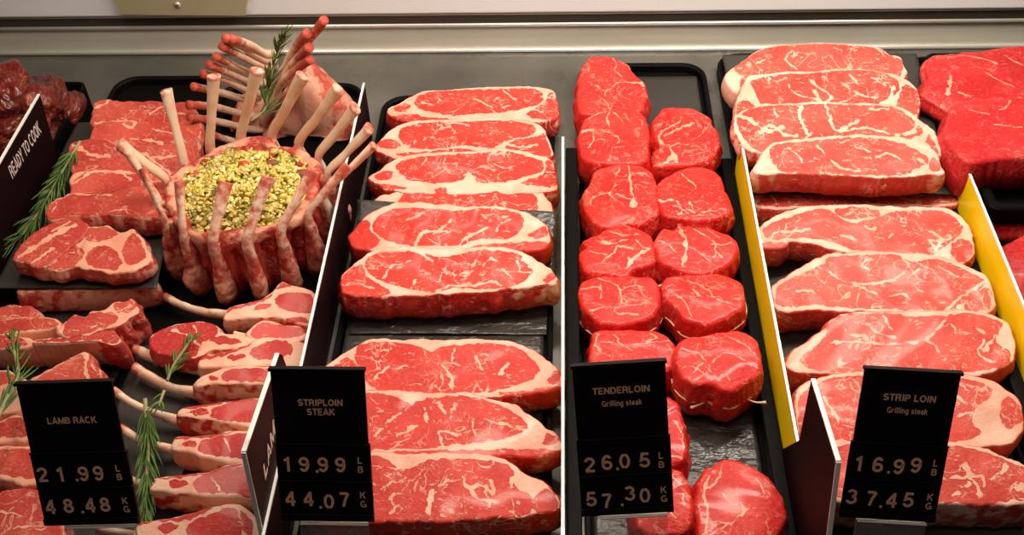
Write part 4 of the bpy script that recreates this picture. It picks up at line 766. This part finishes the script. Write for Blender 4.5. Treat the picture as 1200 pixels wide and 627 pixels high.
# stuffing heaped in the middle: thousands of grains, one heap
def stuffing():
    bm = bmesh.new(); bmesh.ops.create_icosphere(bm, subdivisions=1, radius=1)
    bv = np.array([v.co[:] for v in bm.verts]); bf = np.array([[v.index for v in f.verts] for f in bm.faces]); bm.free()
    V = []; Fc = []; col = []; k = 0; r_ = random.Random(4)
    cols = [(.74, .56, .12), (.80, .64, .20), (.66, .52, .10), (.86, .74, .38), (.70, .48, .07), (.44, .38, .08)]
    # core dome
    n = 60; m = 14
    for i in range(m):
        for j in range(n):
            q = i/(m-1); a = 2*math.pi*j/n; V.append((CC[0]+.073*q*math.cos(a), CC[1]+.073*q*math.sin(a), .076+.020*(1-q*q))); col.append((.50, .38, .06, 1))
    idx = np.arange(m*n).reshape(m, n); Fc += np.stack([idx[:-1], np.roll(idx, -1, 1)[:-1], np.roll(idx, -1, 1)[1:], idx[1:]], -1).reshape(-1, 4).tolist()
    k = m*n
    for _ in range(2600):
        q = math.sqrt(r_.random()); a = r_.random()*6.283; r = .074*q
        z = .079+.021*(1-q*q)+r_.random()*.004+.007*mnoise.noise((math.cos(a)*r*55, math.sin(a)*r*55, 3))
        s = r_.uniform(.0013, .0029); jit = rng.normal(1, .18, (len(bv), 1))
        P = bv*jit*s*np.array([r_.uniform(.8, 1.3), r_.uniform(.8, 1.3), .9])+np.array([CC[0]+r*math.cos(a), CC[1]+r*math.sin(a), z])
        c = r_.choice(cols); v_ = r_.uniform(.85, 1.12); c = tuple(min(1, x*v_) for x in c)+(1,)
        V += P.tolist(); Fc += (bf+k).tolist(); col += [c]*len(bv); k += len(bv)
    for _ in range(15):   # cranberries
        q = math.sqrt(r_.random())*.92; a = r_.random()*6.283 if r_.random() < .3 else r_.uniform(.3, 2.9); r = .074*q; z = .083+.021*(1-q*q)
        s = r_.uniform(.0045, .0068); jit = rng.normal(1, .12, (len(bv), 1))
        P = bv*jit*s*np.array([1.2, .9, .6])+np.array([CC[0]+r*math.cos(a), CC[1]+r*math.sin(a), z])
        V += P.tolist(); Fc += (bf+k).tolist(); c = r_.choice([(.38, .03, .015), (.22, .05, .02), (.5, .06, .02)]); col += [c+(1,)]*len(bv); k += len(bv)
    for _ in range(30):   # rosemary bits
        q = math.sqrt(r_.random())*.95; a = r_.random()*6.283; r = .074*q; z = .086+.021*(1-q*q); b_ = r_.random()*6.28; L = r_.uniform(.004, .011)
        dx, dy = math.cos(b_), math.sin(b_); c0 = np.array([CC[0]+r*math.cos(a), CC[1]+r*math.sin(a), z]); w = .0007
        P = [c0+np.array(o_) for o_ in ((-dx*L, -dy*L, 0), (-dy*w, dx*w, .0008), (dx*L, dy*L, .001), (dy*w, -dx*w, .0008), (0, 0, .0018), (0, 0, -.0006))]
        V += [tuple(p) for p in P]; Fc += [[k+x for x in t_] for t_ in ((0, 1, 4), (1, 2, 4), (2, 3, 4), (3, 0, 4), (1, 0, 5), (2, 1, 5), (3, 2, 5), (0, 3, 5))]; col += [(.12, .18, .03, 1)]*6; k += 6
    o = mk('couscous_stuffing', V, Fc, 'couscous', cr, colattr=np.array([c if len(c) == 4 else c+(1,) for c in col]), smooth=False)
    o['kind'] = 'stuff'; o['label'] = 'yellow herb and cranberry couscous stuffing'
stuffing()
tag(cr, 'lamb crown roast with upright bones round a yellow couscous stuffing', 'crown roast')

# ------------------------------------------------------------------ interlaced rib rack behind the crown roast
Yg = 1.085
gr = empty('interlaced_lamb_rack', PY(330, 165, Yg+.01)*np.array([1, 1, 0])+np.array([0, 0, .01]))
def G(s, Y, crop='G2'):
    return [PY(x, y, Yq) for (x, y), Yq in zip(px(crop, s), np.linspace(Y[0], Y[1], len(s.split())))]
left = ['235,90 320,135 405,185', '222,125 310,172 400,215', '195,170 270,210 350,245', '168,205 260,245 350,285', '140,245 240,275 350,325', '98,300 210,325 320,355', '78,380 200,390 330,425', '80,430 220,455 350,485', '165,508 260,535 360,560', '262,95 340,120 412,160']
for i, s in enumerate(left):
    p = G(s, (Yg-.075, Yg-.01)); d = p[-1]-p[-2]; p.append(p[-1]+d*.5+np.array([0, .01, 0]))
    tube('rib_bone', p, [.0052, .0044, .0042, .0045, .0050], 'bone', gr, n=36, seg=12, fat=[.35, .60, .66, .66], lump=.10, seed=300+i)
right = ['665,12 600,100 540,190 480,290', '590,68 540,130 490,220 440,330', '600,130 540,185 490,260 440,360', '605,182 530,235 470,300 420,400', '560,250 500,330 440,400 400,450', '520,330 460,380 410,440']
for i, s in enumerate(right):
    p = G(s, (Yg-.045, Yg+.005))
    tube('rib_bone', p, [.0056, .0046, .0044, .0048, .0056], 'bone', gr, n=36, seg=12, fat=[.30, .50, .60, .66, .66], lump=.10, seed=320+i)
def gslab(name, s, Yv, th, side, base, seed, veins=()):
    poly = catmull([PY(x, y, Yv)[[0, 2]] for x, y in px('G2', s)], 160)
    ce = poly.mean(0); V = []; FA = []
    R_ = []
    for u, yy in [(0, -.010), (.3, -.010), (.6, -.009), (.82, -.008), (.95, -.005), (1, .002), (1.02, .012), (1.0, th-.004), (.9, th), (0, th)]:
        P = ce+(poly-ce)*u; R_.append(np.column_stack([P[:, 0], np.full(160, Yv+yy), P[:, 1]]))
    V = np.concatenate(R_); V[:, 1] += wob(V, 12, seed)*.007
    fa = base+.25*wob(V, 14, seed+1)
    V[:, 2] = np.maximum(V[:, 2], .006)
    m = len(R_); idx = np.arange(m*160).reshape(m, 160); f = np.stack([idx[:-1], idx[1:], np.roll(idx, -1, 1)[1:], np.roll(idx, -1, 1)[:-1]], -1).reshape(-1, 4)
    return mk(name, V, f, 'lamb', gr, attrs={'fat': np.clip(fa, 0, 1)})
gslab('rack_meat', '385,640 395,520 440,430 520,340 575,262 600,262 670,330 745,395 790,470 800,560 760,680 560,720', Yg, .035, 0, .62, 330)
gslab('rack_meat', '250,640 260,450 310,375 370,380 400,450 400,640 330,700', Yg+.012, .03, 0, .55, 331)
tag(gr, 'two interlaced lamb rib racks standing behind the crown roast, rosemary between the bones', 'lamb rack')

# ------------------------------------------------------------------ rosemary
def rosemary(label, pts, seed, L=.019, dens=1.0, r=.0013, spread=1., nw=1.25):
    pts = np.array(pts); e = empty('rosemary_sprig', pts.mean(0)*np.array([1, 1, 1])-np.array([0, 0, .004])); r_ = random.Random(seed)
    p = catmull(pts, 60, False); tube('stem', pts, [r*.6, r, r*1.15], 'stem', e, n=40, seg=8)
    T = np.gradient(p, axis=0); T /= np.linalg.norm(T, axis=1)[:, None]
    ln = np.linalg.norm(np.diff(p, axis=0), axis=1).sum(); N = int(ln/.0016*dens); V = []; Fc = []; k = 0
    for i in range(N):
        q = r_.random()**.9*.93; j = min(58, int(q*59)); c = p[j]; t_ = -T[j]
        a = r_.uniform(0, 6.283); ref = np.array([0, 0, 1.]); s1 = np.cross(t_, ref); s1 /= np.linalg.norm(s1)+1e-9; s2 = np.cross(t_, s1)
        side = math.cos(a)*s1+math.sin(a)*s2*.75
        l = L*r_.uniform(.6, 1.1)*(.6+.5*min(1, q*3+.2)); ang = r_.uniform(.45, 1.0)*spread
        d0 = t_*math.cos(ang)+side*math.sin(ang); d1 = t_*math.cos(ang*.4)+side*math.sin(ang*.4); d1 = d1+np.array([0, 0, -.15])
        w = .0009*nw*r_.uniform(.8, 1.25); sd = np.cross(d0, s2); sd /= np.linalg.norm(sd)+1e-9; up = np.cross(sd, d0)
        rows = []
        for h, ww in ((0, .5), (.3, 1), (.65, .95), (.9, .5), (1, .05)):
            cc_ = c+d0*l*h*(1-h*.4)+d1*l*h*h*.4
            rows.append([cc_+sd*w*ww, cc_+up*w*.45*ww, cc_-sd*w*ww, cc_-up*w*.25*ww])
        for R4 in rows: V += R4
        for a_ in range(4):
            for b_ in range(4): Fc.append([k+a_*4+b_, k+a_*4+(b_+1) % 4, k+(a_+1)*4+(b_+1) % 4, k+(a_+1)*4+b_])
        k += 20
    mk('needles', np.array(V), Fc, 'needle', e)
    return tag(e, label, 'rosemary', 'rosemary sprigs laid between the meats')
def zl_(crop, s, z): 
    q = px(crop, s); zz = np.linspace(z[0], z[1], len(q)); return [PZ(x, y, c) for (x, y), c in zip(q, zz)]
rosemary('rosemary sprig hanging from the lamb steaks over the black sign at the left', zl_('L2', '30,360 110,285 190,170 240,80 300,-20 368,-135', (.045, .085)), 1, L=.026, dens=1.4, spread=.9)
rosemary('rosemary sprig above the left corner of the LAMB RACK card', zl_('L3', '-30,620 20,520 80,390 70,300 52,215', (.075, .062))[::-1], 2, L=.030, dens=.6, r=.002, spread=.65, nw=1.1)
rosemary('short rosemary sprig on top of the flipped lamb rib chop', zl_('C1', '375,300 330,360 290,420 258,495', (.050, .040)), 3, L=.016, dens=.9, r=.0013)
rosemary('tiny rosemary sprig tip across the bone, above the long sprig', zl_('C1', '245,540 232,575 222,612', (.040, .038))[::-1], 4, L=.015, dens=.8, r=.0014)
rosemary('long leafy rosemary sprig lying lengthwise right of the LAMB RACK card', zl_('C2', '150,30 158,130 162,260 155,400 145,555', (.036, .036))[::-1], 5, L=.032, dens=1.5, r=.0018, spread=.6, nw=1.05)
rosemary('rosemary sprig stuck between the interlaced rib bones', [PY(x, y, Yv) for (x, y), Yv in zip(px('G2', '500,65 460,150 440,230 420,330 405,400 345,450'), (1.01, 1.02, 1.02, 1.02, 1.01, .995))], 6, L=.026, dens=1.5, spread=.8)

# ------------------------------------------------------------------ marinated meat at the far left
tray(-.92, -.591, PZ(60, 97, .05)[1], 'deep black tray with marinated meat at the far left', y0=.86, z=.002, h=.050, rim=.004, cr=.01)
def lumpmesh(name, c, r, seed, label):
    bm = bmesh.new(); bmesh.ops.create_icosphere(bm, subdivisions=6, radius=1)
    V = np.array([v.co[:] for v in bm.verts]); Fc = [[v.index for v in f.verts] for f in bm.faces]; bm.free()
    d = 1+.20*wob(V, .5, seed, 3)+.06*wob(V, 1.6, seed+1, 3)
    V = V*d[:, None]*np.array(r)+np.array(c)
    o = mk(name, V, Fc, 'marinade', attrs={'fat': np.clip(.15+.3*wob(V, 30, seed+3), 0, 1)})
    return tag(o, label, 'meat', 'marinated meat pieces at the far left')
for i, (p, z, r, lb) in enumerate([((2, 108), .100, (.034, .040, .030), 'tall rounded marinated meat piece at the left frame edge'), ((48, 118), .078, (.030, .036, .024), 'marinated meat piece behind the top corner of the READY TO COOK sign'),
    ((80, 128), .055, (.018, .030, .018), 'marinated meat piece against the right wall of its deep tray'), ((20, 148), .070, (.034, .034, .020), 'marinated meat piece just behind the READY TO COOK sign'), ((60, 160), .045, (.020, .034, .018), 'low marinated meat piece right of the READY TO COOK sign'),
    ((-35, 165), .070, (.045, .05, .03), 'marinated meat piece cut by the left frame edge')]):
    lumpmesh('marinated_meat', PZ(p[0], p[1], z-.01), r, 400+i, lb)

# ------------------------------------------------------------------ upright signs
def sign(name, X, poly, label, th=.0035, face='signface', rim_e=None):
    """plate in the plane x = X traced from its corners; pale polished rim on the given edges"""
    e = empty(name, (X, np.mean([PX(x, y, X)[1] for x, y in poly]), max(.001, min(PX(x, y, X)[2] for x, y in poly))))
    P = [PX(x, y, X) for x, y in poly]; v, f = extr(P, (1, 0, 0), th); mk('sign_panel', v, f, face, e, smooth=False)
    for i in rim_e:
        a, b = P[i], P[(i+1) % len(P)]; o_ = np.array([-th/2, 0, 0]); d = (b-a)/np.linalg.norm(b-a); nn = np.cross(d, (1., 0, 0))
        ce = np.mean(P, 0)
        if nn@(ce-a) > 0: nn = -nn
        h = .0012
        c = [a+np.array([.0003, 0, 0]), b+np.array([.0003, 0, 0]), b+np.array([-th-.0003, 0, 0]), a+np.array([-th-.0003, 0, 0])]
        boxes('sign_edge', [[q for q in c]+[q+nn*h for q in c]], 'edge', e)
    return tag(e, label, 'sign'), P
s1, P = sign('section_sign', -.587, [(47, 111), (-30, 244), (-30, 420), (90, 300), (66, 180)], 'black READY TO COOK sign standing at the far left', rim_e=[0], th=.0025)
a_, b_ = PX(12, 203, -.5868), PX(46, 148, -.5868); d = (b_-a_); Lr = np.linalg.norm(d); d /= Lr
wd_ = sum(GLY[c][0] for c in 'READY TO COOK')+.1*12
text('sign_lettering', 'READY TO COOK', .0155, 'wletter', s1, (a_+b_)/2, d*Lr/.0155/wd_, np.cross((1., 0, 0), d), (1, 0, 0), bold=.15)
s2, P = sign('section_sign', XD[1]-.001, [(327, 415), (288, 530), (312, 640), (345, 640), (350, 470), (331, 416)], 'black LAMB sign with a pale slanted edge left of the STRIPLOIN STEAK card', rim_e=[0, 1], th=.003)
a_ = PX(311, 563, XD[1]-.0008); up_ = PX(308.5, 547, XD[1]-.0008)-a_; d = PX(322.5, 507, XD[1]-.0008)-a_; Lr = np.linalg.norm(d)
hh = np.linalg.norm(up_); wd_ = .62+.8+.92+.2
text('sign_lettering', 'LAMB', hh, 'wletter', s2, a_+up_*.5, d/wd_/hh, up_/hh, (1, 0, 0), bold=.17, align='LEFT')
s3, P = sign('section_sign', XD[3]+.001, [(955, 445), (985, 541), (972, 640), (926, 640), (920, 527), (941, 516)], 'black sign with painted red reflection and pale edge left of the STRIP LOIN card', rim_e=[0, 1], th=.003)

# ------------------------------------------------------------------ price cards
tau = R(25); un = np.array([0, -math.cos(tau), math.sin(tau)]); uu = np.array([0, math.sin(tau), math.cos(tau)]); ux = np.array([1., 0, 0])
A0 = PZ(700, 604, .10)
def card(tl, tr, brr, bl, title, sub, d1, d2, label, ts=1., tv=.57, v1=-.24):
    K = [PN(*p, A0, un) for p in (tl, tr, brr, bl)]; ctr = np.mean(K, 0)
    wv = (K[1]-K[0]+K[2]-K[3])/2; w = np.linalg.norm(wv); hv = (K[0]-K[3]+K[1]-K[2])/2; h = np.linalg.norm(hv)
    # keep it a true rectangle, turned slightly in its own plane
    X_ = wv/w; Y_ = np.cross(un, X_); Y_ /= np.linalg.norm(Y_)
    def at(u, v, o=0): return ctr+X_*u*w/2+Y_*v*h/2+un*o
    e = empty('price_card', at(0, -1, -.004))
    def plate(u0, u1, v0, v1, o0, o1): 
        return [at(u0, v0, o0), at(u1, v0, o0), at(u1, v1, o0), at(u0, v1, o0), at(u0, v0, o1), at(u1, v0, o1), at(u1, v1, o1), at(u0, v1, o1)]
    boxes('card_board', [plate(-.97, .97, .03, 1, -.002, 0), plate(-1, 1, -1, .03, -.003, 0)], 'card', e)
    boxes('top_lip', [plate(-1.0, 1.0, .965, 1.005, -.003, .0025)], 'card', e, bev=.0004)
    boxes('price_slot', [plate(-1.0, 1.0, .025, .045, 0, .0016), plate(-1.0, 1.0, -.465, -.445, 0, .0013), plate(-1.0, 1.0, -.98, -.89, 0, .002)], 'card', e, bev=.0003)
    for j, s_ in enumerate(title): text('title_lettering', s_, .0054, 'letter', e, at(.02, tv-.118*j, .0004), X_, Y_, un, bold=.19, sx=.97*ts)
    if sub: text('subtitle_lettering', sub, .0046, 'letter', e, at(.02, tv-.165, .0004), X_, Y_, un, bold=.17, sx=.82)
    for vv, ds, (c1, c2), uo in ((v1, d1, 'LB', 0), (v1-.46, d2, 'KG', .02)):
        for ch, u, jit in ds:
            if ch == '.': text('decimal_point', ch, .0125, 'letter', e, at(u, vv+jit, .0018), X_, Y_, un, bold=.17)
            else: text('price_digit', ch, .0125, 'letter', e, at(u, vv+jit, .0018), X_, Y_, un, bold=.17)
        for u in (-.58, -.20, .17): boxes('tile_divider', [plate(u-.004, u+.004, vv-.13, vv+.13, 0, .0014)], 'card', e)
        text('unit_lettering', c1, .0056, 'letter', e, at(.78+uo, vv+.06, .0016), X_, Y_, un, bold=.17); text('unit_lettering', c2, .0056, 'letter', e, at(.78+uo, vv-.06, .0016), X_, Y_, un, bold=.17)
    boxes('holder_strip', [plate(-.62, .86, -1.55, -1.03, -.004, -.0015)], 'acrylic', e)
    boxes('holder_highlight', [plate(-.62, .86, -1.052, -1.03, -.0045, .0006)], 'edge', e, bev=.0006)  # white bar paints the bright highlight along the clear strip's edge
    return tag(e, label, 'price card', 'black price cards standing along the front of the case')
card((23, 447), (136, 447), (160, 612), (47, 618), ['LAMB RACK'], None, [('2', -.80, 0), ('1', -.43, 0), ('.', -.10, 0), ('9', .05, 0), ('9', .36, 0)], [('4', -.78, 0), ('8', -.40, .01), ('.', -.12, 0), ('4', .06, .01), ('8', .37, .015)], 'black LAMB RACK price card showing 21.99 and 48.48', tv=.48, v1=-.25)
card((320, 430), (431, 433), (436, 611), (325, 611), ['STRIPLOIN', 'STEAK'], None, [('1', -.77, .0), ('9', -.41, 0), ('.', -.14, -.01), ('9', -.01, 0), ('9', .36, 0)], [('4', -.76, 0), ('4', -.37, 0), ('.', -.12, -.03), ('0', .065, -.03), ('7', .40, 0)], 'black STRIPLOIN STEAK price card showing 19.99 and 44.07', v1=-.22)
card((674, 428), (783, 421), (788, 600), (677, 606), ['TENDERLOIN'], 'Grilling steak', [('2', -.75, -.01), ('6', -.38, .01), ('.', -.16, 0), ('0', .0, .015), ('5', .43, .015)], [('5', -.77, -.01), ('7', -.44, -.045), ('.', -.11, -.03), ('3', .07, .04), ('0', .39, .0)], 'black TENDERLOIN price card showing 26.05 and 57.30', ts=1.04, tv=.655, v1=-.275)
card((1005, 430), (1120, 436), (1103, 613), (991, 606), ['STRIP LOIN'], 'Grilling steak', [('1', -.80, 0), ('6', -.40, .0), ('.', -.16, -.01), ('9', .03, -.01), ('9', .38, .02)], [('3', -.83, .01), ('7', -.42, .0), ('.', -.20, -.02), ('4', .01, -.01), ('5', .36, .01)], 'black STRIP LOIN price card showing 16.99 and 37.45', ts=1.06, tv=.64, v1=-.24)

# ------------------------------------------------------------------ light
sc = bpy.context.scene
def area(name, loc, target, size, sy, energy, col):
    l = bpy.data.lights.new(name, 'AREA'); l.shape = 'RECTANGLE'; l.size = size; l.size_y = sy; l.energy = energy; l.color = col
    o = bpy.data.objects.new(name, l); C.objects.link(o); o.location = loc
    o.rotation_euler = (Vector(target)-Vector(loc)).to_track_quat('-Z', 'Y').to_euler(); return o
area('case_lamp', (.20, .90, .66), (.18, .95, 0), .80, .06, 7.0, (1, .89, .74))
area('case_back_lamp', (.15, 1.16, .60), (.12, .95, 0), .95, .03, 2.6, (1, .91, .78))
area('case_lamp_left', (-.48, .90, .66), (-.42, .90, 0), .5, .06, 1.9, (1, .83, .66))
area('shop_ceiling_light', (.1, .1, 2.2), (.05, .75, 0), 1.2, .6, 6.0, (1, .86, .74))
w = bpy.data.worlds.new('World'); sc.world = w; w.use_nodes = True
w.node_tree.nodes['Background'].inputs[0].default_value = (.50, .42, .36, 1); w.node_tree.nodes['Background'].inputs[1].default_value = .05
sc.view_settings.view_transform = 'Standard'; sc.view_settings.look = 'None'; sc.view_settings.exposure = .0; sc.view_settings.gamma = 1; sc.view_settings.use_curve_mapping = False
